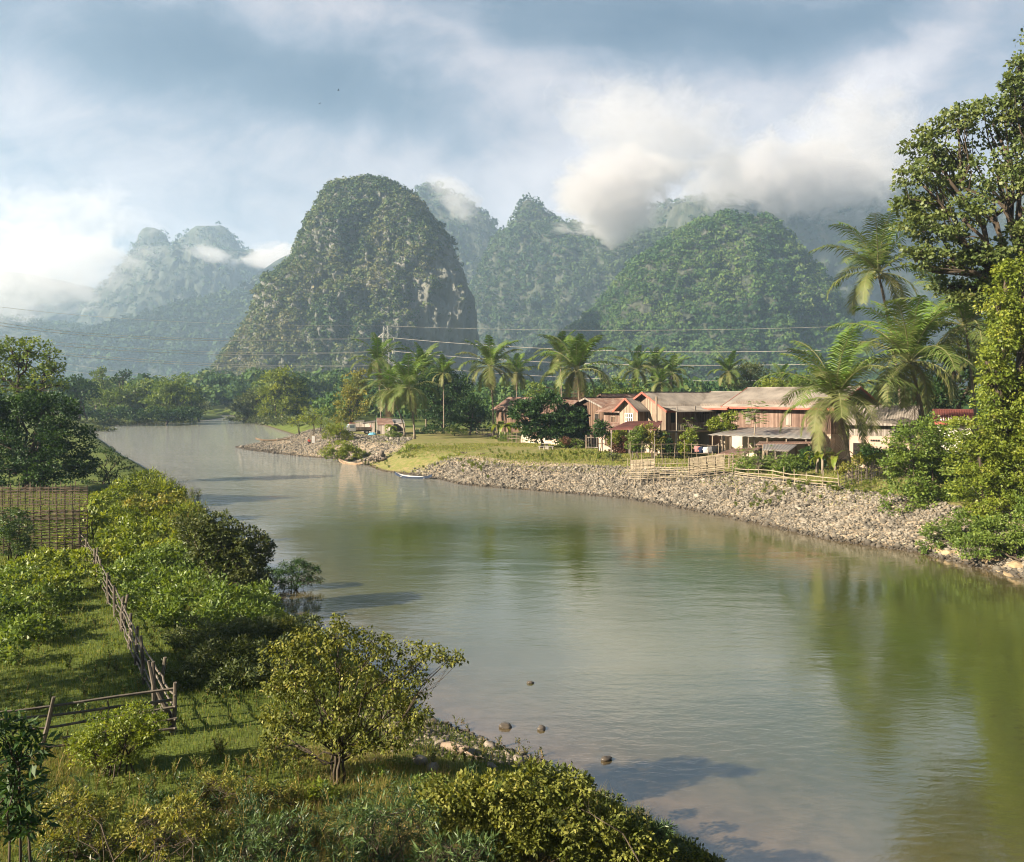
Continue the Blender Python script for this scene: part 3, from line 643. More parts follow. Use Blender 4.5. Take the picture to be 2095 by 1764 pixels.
# ------------------------------------------------------------------ right edge: leafy tree, vine covered trunk, shrubs over the bank
def tree_at(name, label, cat, bx, Yb, bl, L, mat, **k):
    return plant(name, label, cat, GY(bx, Yb), bl, L, M[mat], **k)
tree_at('leafy_tree', 'tall airy tree with glossy heart shaped leaves against the sky at the right edge', 'tree', 2110, 56,
 [(1900,300,55,50,1),(1960,245,45,42,0),(1880,370,50,45,-1),(2030,250,60,50,1),(2090,200,50,60,0),(2085,140,30,28,0),(1950,350,60,50,2),(2040,360,70,60,-2),(1890,450,58,48,0),(1970,450,65,55,-2),(1860,420,38,38,1),(1930,540,60,42,0),(2010,530,55,45,-1),(1880,520,38,32,0),(2130,300,70,90,0),(2150,440,70,90,2),(2090,500,60,60,-2),(2200,200,80,90,2),(2220,60,70,60,0),(2150,90,60,60,1),(2230,350,80,90,0),(1990,600,50,36,1),(2045,590,50,40,0),(2090,590,40,40,0),(1940,590,40,26,2)],
 .24, 'leaf_gloss', cover=1.7, clump=.27, tr=.28, asp=.8, hang=.5, shell=.25, up=.1, limbs=True, fork=.15)
tree_at('vine_covered_tree', 'tree trunk wrapped in a curtain of light green vines at the right edge', 'tree', 2085, 53,
 [(2085,640,50,60),(2095,560,45,50),(2085,720,62,60),(2075,800,72,60),(2090,870,80,60),(2110,700,70,90,2),(2050,900,60,50),(2130,830,80,90),(2150,600,70,100,2),(2045,690,26,45,-1),(2035,780,28,50,-1),(2040,620,34,36,0),(2060,560,30,34,0),(2020,740,18,26,-1),(2030,850,30,36,-1)],
 .19, 'leaf_lime', cover=1.8, clump=.32, tr=.5, asp=.6, hang=.9, shell=.5, limbs=False, droop=.9)
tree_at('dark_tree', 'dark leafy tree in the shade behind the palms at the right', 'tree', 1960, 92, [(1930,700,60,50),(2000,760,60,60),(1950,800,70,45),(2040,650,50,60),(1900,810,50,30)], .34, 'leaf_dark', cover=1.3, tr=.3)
tree_at('shrub', 'large glossy shrub overhanging the right end of the stone embankment', 'shrub', 1880, 57,
 [(1880,905,58,48),(1935,920,55,45),(1850,960,45,40),(1900,985,70,60),(1960,960,60,60,1),(1845,1035,42,42,-1),(1890,1070,60,45,-1),(1940,1040,55,60)],
 .20, 'leaf_mid', cover=1.7, clump=.28, stems=5, tr=.09, spread=.6)
tree_at('shrub', 'pale green climbing shrub at the foot of the vine covered tree', 'shrub', 2030, 51.5,
 [(2000,940,55,50),(2050,960,60,55),(2010,1010,60,50,-1),(2070,1030,60,55,-1),(1985,880,42,40),(2100,950,50,70)],
 .17, 'leaf_lime', cover=1.7, clump=.28, stems=5, tr=.08, spread=.6, hang=.4)
tree_at('shrub', 'feathery shrub hanging over the water at the right edge', 'shrub', 2075, 46,
 [(2040,1100,55,40),(2085,1090,50,55),(2000,1115,42,30),(2110,1130,50,40),(2140,1060,60,60)],
 .14, 'leaf_mid', cover=1.7, clump=.28, stems=5, tr=.06, spread=.5, hang=.3)
tree_at('shrub', 'low shrub trailing on the ledge rocks where the stones end', 'shrub', 1965, 50, [(1930,1095,38,32),(1965,1085,42,38),(1905,1120,26,20)], .15, 'leaf_mid', cover=1.6, clump=.3, stems=4, tr=.05, spread=.4)
# ------------------------------------------------------------------ trees of the village
tree_at('mango_tree', 'round dense dark green tree with forked trunk over the picnic table', 'tree', 1106, 109,
 [(1075,850,32,30),(1120,835,40,32),(1160,860,40,32),(1180,880,28,22),(1095,880,32,22),(1140,885,34,20),(1060,835,20,16)], .32, 'leaf_dark', cover=2.6, clump=.26, tr=.20, fork=.3)
tree_at('broadleaf_tree', 'huge dark shade tree behind the lawn left of the slim palm', 'tree', 905, 158,
 [(905,800,48,45),(880,830,40,38),(935,830,42,40),(900,770,28,26),(870,790,30,26),(945,790,26,24),(915,850,60,28)], .42, 'leaf_dark', cover=1.6, clump=.26, tr=.32)
tree_at('broadleaf_tree', 'layered dark tree between the slim palm and the shade tree', 'tree', 962, 142,
 [(958,845,30,26),(985,860,28,24),(945,870,28,20),(972,825,22,18)], .38, 'leaf_dark', cover=1.6, clump=.28, tr=.2)
tree_at('broadleaf_tree', 'yellowish tree at the left edge of the palm grove below the pylon', 'tree', 716, 175,
 [(722,790,26,30),(712,825,26,28),(735,820,28,36),(705,860,22,18),(740,770,18,16)], .42, 'leaf_gold', cover=1.5, clump=.28, tr=.18)
tree_at('broadleaf_tree', 'bright green tree filling the gap between the tile roofs and the golden palm', 'tree', 1275, 150,
 [(1275,795,30,22),(1262,815,26,20),(1290,812,24,18)], .38, 'leaf_mid', cover=1.6, tr=.2)
tree_at('broadleaf_tree', 'feathery grey green tree rising behind the long tile roof', 'tree', 1530, 180,
 [(1525,765,30,26),(1545,780,30,26),(1505,785,26,22),(1540,750,20,16),(1560,790,22,18)], .38, 'leaf_olive', cover=1.2, tr=.22)
tree_at('broadleaf_tree', 'round bright yellow green tree just above the roof valley', 'tree', 1580, 125,
 [(1580,795,28,20),(1600,805,22,18),(1560,812,20,14)], .30, 'leaf_lime', cover=1.8, tr=.18)
tree_at('broadleaf_tree', 'light green tree behind the big palm at the roof end', 'tree', 1640, 130,
 [(1640,790,30,26),(1670,775,30,26),(1620,800,22,18),(1690,800,30,22)], .34, 'leaf_mid', cover=1.5, tr=.2)
tree_at('broadleaf_tree', 'green tree behind the brown plank barn', 'tree', 1225, 155, [(1215,810,28,20),(1240,820,22,16),(1095,800,24,16)], .40, 'leaf_mid', cover=1.6, tr=.2)
tree_at('mango_tree', 'small bright lime green tree in front of the long plank wall', 'tree', 1478, 92,
 [(1478,862,20,14),(1496,852,17,12),(1460,870,16,12),(1488,875,20,12)], .22, 'leaf_lime', cover=2.0, clump=.3, tr=.12)
def papaya(label, bx, Yb, top, L=.5, n=26, seed=1, spread=1.0):
    """slender stem with a flat top of lobed leaves on long stalks"""
    rg = np.random.default_rng(seed); b = GY(bx, Yb); c = np.array(W(top[0], top[1], Yb))-np.array(b)
    root = empty('papaya_tree', b); tag(root, label, 'tree', 'papaya trees by the houses')
    mb = MB(); mb.tube(wob((0, 0, -.1), c, 5, .03, rg), [.11, .09, .08, .07, .05], 7)
    Vs = []
    for i in range(n):
        az = rg.random()*6.3; el = rg.uniform(-.5, 1.1); l = spread*rg.uniform(.45, 1.0)
        s = c+np.array([0, 0, -rg.random()*.9*spread]); e = s+np.array([math.cos(az)*math.cos(el), math.sin(az)*math.cos(el), math.sin(el)])*l
        mb.tube([s, e], [.015, .01], 4, False)
        for k in range(8):
            a = az+(k-3.5)*.62; d = np.array([math.cos(a), math.sin(a), -.35]); sd_ = np.array([-math.sin(a), math.cos(a), 0])
            Vs.append(np.array([e, e+d*L*.5+sd_*L*.13, e+d*L, e+d*L*.5-sd_*L*.13]))
    V = np.concatenate(Vs); link('crown', npmesh('crown', V, np.arange(len(V)).reshape(-1, 4), {'tint': np.repeat(rg.random(len(V)//4), 4)}), M['leaf_mid'], root)
    mb.build('trunk', barkpale, root, True)
papaya('tall papaya tree in front of the tin roof', 1545, 86, (1543, 840), .42, 60, 3, 1.6)
papaya('bushy papaya tree at the corner of the lit plank wall', 1408, 96, (1412, 868), .42, 44, 4, 1.3)
papaya('small papaya tree by the fence corner below the tin shed', 1520, 78, (1522, 925), .36, 60, 5, 1.5)
papaya('low spreading papaya below the low tin roofs', 1590, 76, (1588, 935), .38, 60, 6, 1.6)
papaya('papaya beside the pink rubble roof at the fence corner', 1545, 75, (1552, 940), .36, 60, 7, 1.4)
def banana(label, bx, Yb, n, L, seed=1, h=1.8, cat='banana plant'):
    rg = np.random.default_rng(seed); b = GY(bx, Yb); root = empty('banana_plant', b); tag(root, label, cat, 'banana plants')
    Vs = []; tt = []
    for s in range(max(2, n//6)):
        o = np.array([rg.normal()*.7, rg.normal()*.5, 0]); mb = MB(); mb.tube([o, o+np.array([rg.normal()*.1, 0, h])], [.15, .10], 7); mb.build('stem', barkpale, root, True)
        for i in range(6):
            az = rg.random()*6.3; el = rg.uniform(.5, 1.3); l = L*rg.uniform(.7, 1.1); k = 9; p = o+np.array([0, 0, h]); row = []
            for j in range(k):
                t = j/(k-1); wd = l*.13*math.sin(math.pi*min(1, t*.9+.1))**.7; d = np.array([math.cos(az)*math.cos(el), math.sin(az)*math.cos(el), math.sin(el)]); sd_ = np.array([-math.sin(az), math.cos(az), 0])
                row.append((p+sd_*wd+np.array([0,0,.06]), p.copy(), p-sd_*wd+np.array([0,0,.06]))); p = p+d*l/(k-1); el -= .26+rg.random()*.12
            for j in range(k-1):
                for q in (0, 1):
                    Vs += [row[j][q], row[j][q+1], row[j+1][q+1], row[j+1][q]]; tt += [rg.random()*.2+.5]*4
    V = np.array(Vs); link('leaves', npmesh('leaves', V, np.arange(len(V)).reshape(-1, 4), {'tint': tt}), M['leaf_lime'], root)
banana('banana plants with big upright pale leaves beside the slim palm', 1032, 131, 24, 3.2, 2)
banana('banana clump in the shade behind the hanging palm fronds', 1690, 74, 18, 2.2, 5, 1.4)
banana('small banana clump near the rusty shed', 800, 142, 12, 2.0, 7, 1.2)
# ------------------------------------------------------------------ shrubs and hedges of the village
for (lab, x, Y, bl, L, mt) in [
 ('leafy shrub with round leaves in front of the parked truck', 690, 131, [(682,880,16,14),(695,887,18,14),(672,890,14,14),(712,895,14,10)], .30, 'leaf_lime'),
 ('bushy weeds on the slope above the beached plank boat', 700, 118, [(695,915,30,14),(720,928,26,12),(690,932,24,10),(740,930,16,10),(670,925,18,9)], .24, 'leaf_lime'),
 ('bright shrub on the bank above the white boat', 850, 112, [(845,922,26,13),(865,930,24,12),(825,932,18,10),(885,938,18,8)], .24, 'leaf_lime'),
 ('tangle of bushes at the foot of the cream house wall', 1040, 124, [(1035,898,16,15),(1052,903,12,11)], .24, 'leaf_mid'),
 ('pale bush left of the cream house wall', 1012, 130, [(1008,902,10,9),(1020,905,10,7)], .24, 'leaf_lime'),
 ('clipped hedge left of the garden gate', 1172, 108, [(1160,906,14,9),(1178,908,14,9),(1150,903,10,10),(1190,908,8,8)], .20, 'leaf_mid'),
 ('wine red shrub beside the garden gate', 1270, 106, [(1262,905,12,14),(1275,898,12,14),(1158,897,9,7,3)], .20, 'leaf_wine'),
 ('small round tree left of the garden gate posts', 1228, 106, [(1228,865,14,11),(1238,872,12,9),(1222,880,9,9)], .22, 'leaf_dark'),
 ('yellow green bush in front of the red veranda roof', 1258, 103, [(1256,884,15,11),(1268,878,12,9),(1248,893,10,9)], .20, 'leaf_lime'),
 ('dark leafy bush between the gate and the utility pole', 1300, 101, [(1300,890,16,14),(1312,880,13,11),(1295,905,14,10)], .20, 'leaf_mid'),
 ('golden crotons round the foot of the utility pole', 1335, 99, [(1330,880,15,13),(1345,890,15,14),(1325,900,16,10),(1318,875,10,9)], .20, 'leaf_gold'),
 ('dark shrub beside the double door', 1362, 98, [(1360,893,11,12),(1368,903,9,9)], .20, 'leaf_dark'),
 ('light bush in front of the brick patch wall', 1402, 94, [(1400,900,15,12),(1412,888,12,12),(1395,912,14,8)], .20, 'leaf_lime'),
 ('bushes under the low tin roofs behind the fence corner', 1540, 77, [(1530,950,22,14),(1555,955,22,14),(1575,948,20,14),(1600,955,22,14),(1625,945,20,15),(1645,955,20,14)], .20, 'leaf_mid'),
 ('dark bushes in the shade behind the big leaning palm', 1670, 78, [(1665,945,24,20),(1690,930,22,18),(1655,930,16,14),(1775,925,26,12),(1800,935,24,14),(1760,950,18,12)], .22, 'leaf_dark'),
 ('creeper hanging on the wall under the cream house', 1790, 79, [(1770,915,16,6),(1790,912,16,6),(1808,916,14,7)], .18, 'leaf_mid'),
 ('bright weeds at the fence in front of the gate', 1222, 100, [(1215,927,16,5),(1232,928,14,5)], .16, 'leaf_lime'),
 ('small thorny bush near the banks of rubble', 985, 100, [(978,945,12,6),(990,942,9,5)], .16, 'leaf_mid'),
 ('yellow shrubs growing at the foot of the leaning palm', 1745, 68, [(1735,955,14,10),(1755,945,12,12),(1720,965,10,8)], .16, 'leaf_gold'),
 ('green bushes under the rusty shed', 860, 136, [(800,888,14,7),(812,892,12,6)], .2, 'leaf_mid'),
]:
    if 90 < Y < 107 and x < 1420:
        Y = 91 if x > 1285 else 99; bl = [(a[0], a[1]+5, a[2]*1.15, a[3]*1.2) for a in bl]+[(a[0]+2, a[1]+20, a[2], a[3]) for a in bl[:2]]
    tree_at('shrub', lab, 'shrub', x, Y, bl, L, mt, cover=1.7, clump=.3, stems=3, tr=.05, spread=.3)
for (lab, x, Y, bl, L, mt) in [
 ('dark round shrub behind the left part of the low bamboo fence', 1525, 76, [(1520,958,20,14),(1540,965,18,12)], .18, 'leaf_mid'),
 ('tall leafy shrub behind the right part of the low bamboo fence', 1615, 72, [(1610,950,22,18),(1630,960,20,15),(1595,962,18,12)], .18, 'leaf_mid'),
 ('row of young shrubs before the cream house with dark openings', 1775, 73, [(1760,940,18,12),(1785,945,18,12),(1800,938,14,14)], .17, 'leaf_lime'),
 ('pale bush between the rusty shed and the slim palm', 930, 139, [(925,880,14,9),(945,884,14,7)], .24, 'leaf_mid'),
 ('low bushes under the huge dark shade tree', 885, 146, [(880,880,18,7),(860,884,14,6),(905,882,16,6)], .24, 'leaf_dark'),
 ('shrub at the right side of the cream house under the mango tree', 1170, 110, [(1165,890,16,12),(1182,895,14,11)], .2, 'leaf_mid'),
 ('bush on the stony slope left of the tall bamboo fence', 1255, 88, [(1250,932,12,7),(1264,934,10,6)], .16, 'leaf_olive'),
 ('green creeper patch near the top of the slope above the white boat', 950, 101, [(940,938,22,8),(965,942,20,7),(915,940,16,7)], .2, 'leaf_lime'),
]:
    tree_at('shrub', lab, 'shrub', x, Y, bl, L, mt, cover=1.7, clump=.3, stems=3, tr=.05, spread=.3)
# trees on the gravel point and along the river upstream
for (lab, x, Y, bl, L, mt, cv) in [
 ('slender pale tree on the point beside the white cloth', 640, 152, [(635,842,16,11),(650,850,16,12),(622,855,14,10),(640,862,20,10)], .34, 'leaf_lime', 1.0),
 ('second loose tree right of the slender pale tree', 668, 155, [(662,845,12,11),(675,858,14,12),(655,865,14,9)], .36, 'leaf_mid', 1.1),
 ('low green tree left end of the point', 612, 158, [(608,860,14,9),(598,866,12,6)], .34, 'leaf_lime', 1.0),
]:
    tree_at('slender_tree', lab, 'tree', x, Y, bl, L, mt, cover=cv, clump=.3, stems=3, tr=.07, spread=.5)
UP = [
 ('big round tree over the water left of the village, brightest of its group', 570, 262, [(565,785,32,26),(590,800,34,32),(550,810,30,26),(600,830,30,28),(565,840,38,24),(585,770,24,18)], 'leaf_lime'),
 ('dark broad tree at the right end of the riverside group', 612, 268, [(610,790,20,24),(615,820,20,26),(600,850,28,16)], 'leaf_dark'),
 ('low tree dipping its branches into the river at the left of the group', 505, 275, [(505,825,26,22),(490,840,20,18),(520,845,26,18),(530,815,24,20)], 'leaf_olive'),
 ('middle tree of the riverside group', 545, 285, [(540,800,28,24),(525,825,26,22),(545,850,30,14)], 'leaf_mid'),
 ('dark round tree at the end of the left bank wood', 345, 262, [(350,800,38,30),(375,820,34,34),(330,825,36,32),(385,845,24,20),(350,848,44,18)], 'leaf_mid'),
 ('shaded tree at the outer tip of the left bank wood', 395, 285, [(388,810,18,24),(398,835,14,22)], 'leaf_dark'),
 ('green tree left of the dark round tree on the far left bank', 300, 275, [(300,800,30,26),(280,820,30,26),(315,835,30,20)], 'leaf_mid'),
 ('slim tree with umbrella top sticking out of the far left wood', 248, 300, [(248,772,14,10),(258,765,10,7),(240,780,12,6)], 'leaf_dark'),
 ('tall ragged tree with tapering top in the far left wood', 205, 290, [(203,772,16,14),(207,760,10,9),(198,790,22,14),(210,805,24,18)], 'leaf_mid'),
 ('round tree on the left behind the near dark tree', 160, 240, [(150,790,30,24),(175,805,30,24),(140,815,34,24)], 'leaf_dark'),
 ('bushy tree in the far left wood under the ragged tree', 225, 270, [(225,815,34,20),(245,830,34,18),(195,825,30,20),(265,805,26,18)], 'leaf_mid'),
]
for (lab, x, Y, bl, mt) in UP:
    tree_at('riverside_tree', lab, 'tree', x, Y, bl, .8, mt, cover=1.7, clump=.30, stems=2, tr=.3, spread=1.2, group='trees along the upstream banks')
# ------------------------------------------------------------------ building materials
def plankmat(name, c1, c2, c3, board=.18):
    m, nt, b = newmat(name); v = objc(nt)
    s = nt.nodes.new('ShaderNodeSeparateXYZ'); nt.links.new(v, s.inputs[0])
    q = math_(nt, 'DIVIDE', math_(nt, 'ADD', s.outputs[0], math_(nt, 'MULTIPLY', s.outputs[1], 1.003)), board)
    wn_ = nt.nodes.new('ShaderNodeTexWhiteNoise'); wn_.noise_dimensions = '1D'; nt.links.new(math_(nt, 'FLOOR', q), wn_.inputs['W'])
    st = noise(nt, scalev(nt, v, (1, 1, .12)), 9, 5, .7); big = noise(nt, v, .7, 4, .6)
    f = math_(nt, 'ADD', math_(nt, 'MULTIPLY', wn_.outputs['Value'], .45), math_(nt, 'ADD', math_(nt, 'MULTIPLY', st, .40), math_(nt, 'MULTIPLY', math_(nt, 'SUBTRACT', big, .4), .5)))
    c = ramp(nt, f, [(.15, c1), (.5, c2), (.85, c3)])
    fr = math_(nt, 'FRACT', q); gap = math_(nt, 'LESS_THAN', fr, .10)
    c = mix(nt, math_(nt, 'MULTIPLY', gap, .75), c, (.02, .014, .01))
    nt.links.new(c, b.inputs['Base Color']); b.inputs['Roughness'].default_value = .9; b.inputs['Specular IOR Level'].default_value = .15
    bump(nt, b, math_(nt, 'SUBTRACT', st, gap), .5, .03); M[name] = m
plankmat('planks_pale', (.11, .08, .062), (.21, .16, .125), (.31, .245, .195))
plankmat('planks_brown', (.045, .028, .021), (.11, .07, .052), (.20, .14, .105))
plankmat('planks_red', (.07, .043, .034), (.15, .098, .08), (.25, .185, .155))
plankmat('planks_grey', (.09, .075, .065), (.19, .165, .15), (.30, .27, .25))
stuffmat('plaster', (.29, .235, .185), (.41, .345, .285), .7, .9, .2, .01, (1, 1, .5))
stuffmat('plaster_pink', (.28, .20, .165), (.38, .29, .245), .6, .9, .2, .01, (1, 1, .5))
stuffmat('brick_raw', (.35, .16, .09), (.48, .25, .15), 2, .9, .3, .02)
stuffmat('roof_sheet', (.085, .072, .064), (.165, .145, .13), .55, .9, .3, .02, c3=(.23, .20, .18))
stuffmat('roof_rust', (.065, .034, .026), (.12, .07, .055), 1.1, .8, .2, .01, (1, 1, 1), c3=(.20, .165, .145))
stuffmat('roof_tin', (.12, .115, .11), (.23, .215, .205), .9, .45, .2, .01, (1, 1, 1), metal=.5, c3=(.20, .14, .11))
stuffmat('roof_red', (.06, .018, .016), (.10, .03, .026), 1.1, .7, .2, .01)
stuffmat('roof_maroon', (.06, .022, .02), (.11, .04, .034), 1.1, .75, .2, .01)
stuffmat('fascia_red', (.22, .055, .04), (.31, .095, .07), 2, .7, 0)
stuffmat('white_paint', (.48, .45, .40), (.64, .61, .55), 3, .7, 0)
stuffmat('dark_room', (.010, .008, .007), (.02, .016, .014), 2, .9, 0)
stuffmat('wood_post', (.10, .075, .055), (.24, .19, .15), 3, .9, .3, .01, (1, 1, .3))
stuffmat('concrete', (.22, .20, .18), (.38, .35, .32), 3, .9, .3, .01)
stuffmat('bamboo_pale', (.12, .098, .07), (.27, .225, .165), 2.0, .65, 0, isl=.25)
stuffmat('bamboo_old', (.035, .03, .025), (.12, .10, .082), 3.0, .75, 0, isl=.3)
stuffmat('bamboo_brown', (.035, .025, .018), (.10, .07, .048), 3.0, .75, 0, isl=.3)
def corr(a, b, c, d, per=.24, amp=.035, th=.02):
    """corrugated sheet: a,b eave left/right, c,d ridge left/right"""
    a, b, c, d = (np.array(p, float) for p in (a, b, c, d))
    n = max(4, int(np.linalg.norm(b-a)/per*4)); t = np.linspace(0, 1, n+1)
    nr = np.cross(b-a, c-a); nr /= np.linalg.norm(nr)
    if nr[2] < 0: nr = -nr
    w_ = (np.sin(np.arange(n+1)*math.pi/2+.4)*amp)[:, None]*nr
    k = 3; rows = []
    for j in range(k+1):
        s = j/k; e = a*(1-s)+c*s; f = b*(1-s)+d*s; rows.append(e+(f-e)*t[:, None]+w_+nr*(-.02 if j % 2 else 0.0)*0)
    V = np.concatenate(rows); N = len(V); V = np.concatenate([V, V-nr*th])
    i = (np.arange(k)[:, None]*(n+1)+np.arange(n)[None]).ravel()
    top = np.stack([i, i+1, i+n+2, i+n+1], 1); bot = top[:, ::-1]+N
    e1 = np.arange(n); fe = np.stack([e1+N, e1+1+N, e1+1, e1], 1)
    return V, np.concatenate([top, bot, fe])
def meshjoin(name, parts):
    Vs, Fs, o = [], [], 0
    for V, Fq in parts: Vs.append(V); Fs.append(np.asarray(Fq)+o); o += len(V)
    return npmesh(name, np.concatenate(Vs), np.concatenate(Fs))
def inv(v): return v
def house(label, corner, rz, w, d, h1, he, hr, axis, low, up, roof, over=.7, fascia='fascia_red', wins=(), doors=(), upc=0.0, name='house', group=None, gable=None, sidedark=False, split=.03):
    """corner = right front corner on the ground; local x runs back along the facade (negative), y goes inward"""
    g = 2.45
    root = empty(name, (corner[0], corner[1], g), rz); tag(root, label, 'house', group)
    he -= g; hr -= g; h1 = h1
    lb = MB(); lb.box((-w/2, d/2, h1/2-.2), (w, d, h1+.4)); lb.build('lower_wall', M[low], root)
    ub = MB(); e = split; x0, x1, y0, y1 = -w-e, e, -e, d+e
    ub.box(((x0+x1)/2, (y0+y1)/2, (h1+he)/2), (x1-x0, y1-y0, he-h1))
    if axis == 'y':                                       # gable looks to the front
        xm = -w/2; n = len(ub.v); zt = hr-.12
        ub.v += [(x0, y0, he), (x1, y0, he), (xm, y0, zt), (x0, y1, he), (x1, y1, he), (xm, y1, zt)]
        ub.f += [(n, n+1, n+2), (n+5, n+4, n+3), (n, n+2, n+5, n+3), (n+1, n+4, n+5, n+2)]
        sl = (hr-he)/(w/2); o = over; xl, xr = -w-o, o; ze = he-sl*o; ya, yb = -o, d+o
        P = [corr((xl, yb, ze), (xl, ya, ze), (xm, yb, hr), (xm, ya, hr)), corr((xr, ya, ze), (xr, yb, ze), (xm, ya, hr), (xm, yb, hr))]
        verges = [((xl, ya-.03, ze-.06), (xm, ya-.03, hr-.06)), ((xr, ya-.03, ze-.06), (xm, ya-.03, hr-.06)), ((xl-.02, ya, ze-.07), (xl-.02, yb, ze-.07)), ((xr+.02, ya, ze-.07), (xr+.02, yb, ze-.07))]
        cap = [((xm, ya, hr+.03), (xm, yb, hr+.03))]
    else:
        ym = d/2; n = len(ub.v); zt = hr-.12
        ub.v += [(x1, y0, he), (x1, y1, he), (x1, ym, zt), (x0, y0, he), (x0, y1, he), (x0, ym, zt)]
        ub.f += [(n, n+1, n+2), (n+5, n+4, n+3), (n, n+2, n+5, n+3), (n+1, n+4, n+5, n+2)]
        sl = (hr-he)/(d/2); o = over; ya, yb = -o, d+o; ze = he-sl*o; xl, xr = -w-o, o
        P = [corr((xl, ya, ze), (xr, ya, ze), (xl, ym, hr), (xr, ym, hr)), corr((xr, yb, ze), (xl, yb, ze), (xr, ym, hr), (xl, ym, hr))]
        verges = [((xl-.03, ya, ze-.06), (xl-.03, ym, hr-.06)), ((xr+.03, ya, ze-.06), (xr+.03, ym, hr-.06)), ((xr+.03, yb, ze-.06), (xr+.03, ym, hr-.06)), ((xl, ya-.02, ze-.07), (xr, ya-.02, ze-.07))]
        cap = [((xl, ym, hr+.03), (xr, ym, hr+.03))]
    ub.build('upper_wall', M[up], root)
    rf = link('roof', meshjoin('roof', P), M[roof], root)
    cb = MB()
    for a, b in cap: cb.bar(a, b, .16, .10)
    cb.build('ridge_cap', M[roof], rf)
    if fascia:
        fb = MB()
        for a, b in verges: fb.bar(a, b, .05, .24)
        fb.build('bargeboard', M[fascia], rf)
    for (face, u, z, ww, hh, kind) in wins:
        # face 'f' front wall, 'r' right end wall
        fr = MB(); pn = MB()
        def bx(mb, du, dz, sw, sh, t):
            if face == 'f': mb.box((u+du, -e-t/2+.01, z+dz), (sw, t, sh))
            else: mb.box((e+t/2-.01, u+du, z+dz), (t, sw, sh))
        bx(fr, -ww/2, 0, .08, hh+.08, .09); bx(fr, ww/2, 0, .08, hh+.08, .09); bx(fr, 0, hh/2, ww-.08, .08, .088); bx(fr, 0, -hh/2, ww-.08, .08, .088)
        if kind == 'grille':
            for i in range(1, 4): bx(fr, -ww/2+ww*i/4, 0, .07, hh-.08, .07)
            for i in range(1, 3): bx(fr, 0, -hh/2+hh*i/3, ww-.08, .08, .062)
        bx(pn, 0, 0, ww-.08, hh-.08, .03)
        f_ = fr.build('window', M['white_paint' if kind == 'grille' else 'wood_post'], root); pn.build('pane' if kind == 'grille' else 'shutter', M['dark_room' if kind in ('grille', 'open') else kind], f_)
    for (face, u, ww, hh, mt) in doors:
        db = MB()
        if face == 'f': db.box((u, -.04, hh/2), (ww, .08, hh)); 
        else: db.box((.04, u, hh/2), (.08, ww, hh))
        fb = MB()
        for s_ in (-1, 1):
            if face == 'f': fb.box((u+s_*(ww/2+.05), -.05, hh/2), (.1, .12, hh+.1))
            else: fb.box((.05, u+s_*(ww/2+.05), hh/2), (.12, .1, hh+.1))
        if face == 'f': fb.box((u, -.05, hh+.09), (ww+.2, .12, .1))
        else: fb.box((.05, u, hh+.09), (.12, ww+.2, .1))
        dd_ = db.build('door', M[mt], root); fb.build('door_frame', M['wood_post'], dd_)
    return root
RZ = -math.radians(52)
def cn(x, Y): return ((x-CX)/F*Y, Y)
# the three large houses on the bank
h = house('long plank house with pale sunlit facade and low brown sheet roof edged in red', cn(1484, 98), RZ, 5.9, 12, 3.1, 8.45, 10.2, 'x', 'plaster', 'planks_pale', 'roof_sheet', over=.9,
 wins=[('f', -.9, 5.2, .9, .6, 'dark_room'), ('f', -2.9, 5.2, 1.0, .55, 'planks_brown'), ('f', -4.9, 5.2, 1.0, .55, 'planks_brown'), ('r', 3.0, 4.6, 1.0, 1.0, 'open'), ('r', 6.0, 4.6, 1.0, 1.0, 'open')])
mb = MB(); mb.box((-1.6, -.03, 1.75), (1.5, .1, 1.1)); tag(mb.build('brick_panel', M['brick_raw'], h), 'bare orange brick patch in the cream wall')
h = house('two storey house with big gabled sheet roof, balcony and white lattice window', cn(1362, 97), RZ, 6.25, 13.0, 3.0, 8.35, 10.15, 'y', 'plaster', 'planks_pale', 'roof_sheet', over=.8,
 doors=[('r', 3.6, 1.9, 2.3, 'plaster_pink'), ('r', 7.5, 1.2, 2.2, 'planks_brown')], wins=[('r', 1.2, 4.6, .9, 1.3, 'open')])
# front bay with its own small gable
bay = MB(); bx0, bx1, by0 = -6.2, -3.1, -1.5; z0, z1, z2 = 3.0, 5.75, 6.95
bay.box(((bx0+bx1)/2, by0/2-.05, (z0+z1)/2), (bx1-bx0, -by0, z1-z0)); n = len(bay.v); xm = (bx0+bx1)/2
bay.v += [(bx0, by0-.05, z1), (bx1, by0-.05, z1), (xm, by0-.05, z2-.1), (bx0, -.05, z1), (bx1, -.05, z1), (xm, -.05, z2-.1)]; bay.f += [(n, n+1, n+2), (n, n+2, n+5, n+3), (n+1, n+4, n+5, n+2)]
by_ = bay.build('bay', M['planks_pale'], h)
P = [corr((bx0-.6, .1, z1-.45), (bx0-.6, by0-.7, z1-.45), (xm, .1, z2), (xm, by0-.7, z2)), corr((bx1+.6, by0-.7, z1-.45), (bx1+.6, .1, z1-.45), (xm, by0-.7, z2), (xm, .1, z2))]
br_ = link('bay_roof', meshjoin('bay_roof', P), M['roof_sheet'], h)
fb = MB(); fb.bar((bx0-.6, by0-.73, z1-.5), (xm, by0-.73, z2-.05), .05, .24); fb.bar((bx1+.6, by0-.73, z1-.5), (xm, by0-.73, z2-.05), .05, .24); fb.build('bargeboard', M['fascia_red'], br_)
fr = MB(); wx, wz, ww, hh = xm+.1, 4.3, 1.25, 1.5
for dx_ in np.linspace(-ww/2, ww/2, 5): fr.box((wx+dx_, by0-.10, wz), (.10, .08, hh))
for dz_ in np.linspace(-hh/2, hh/2, 4): fr.box((wx, by0-.105, wz+dz_), (ww+.1, .07, .12))
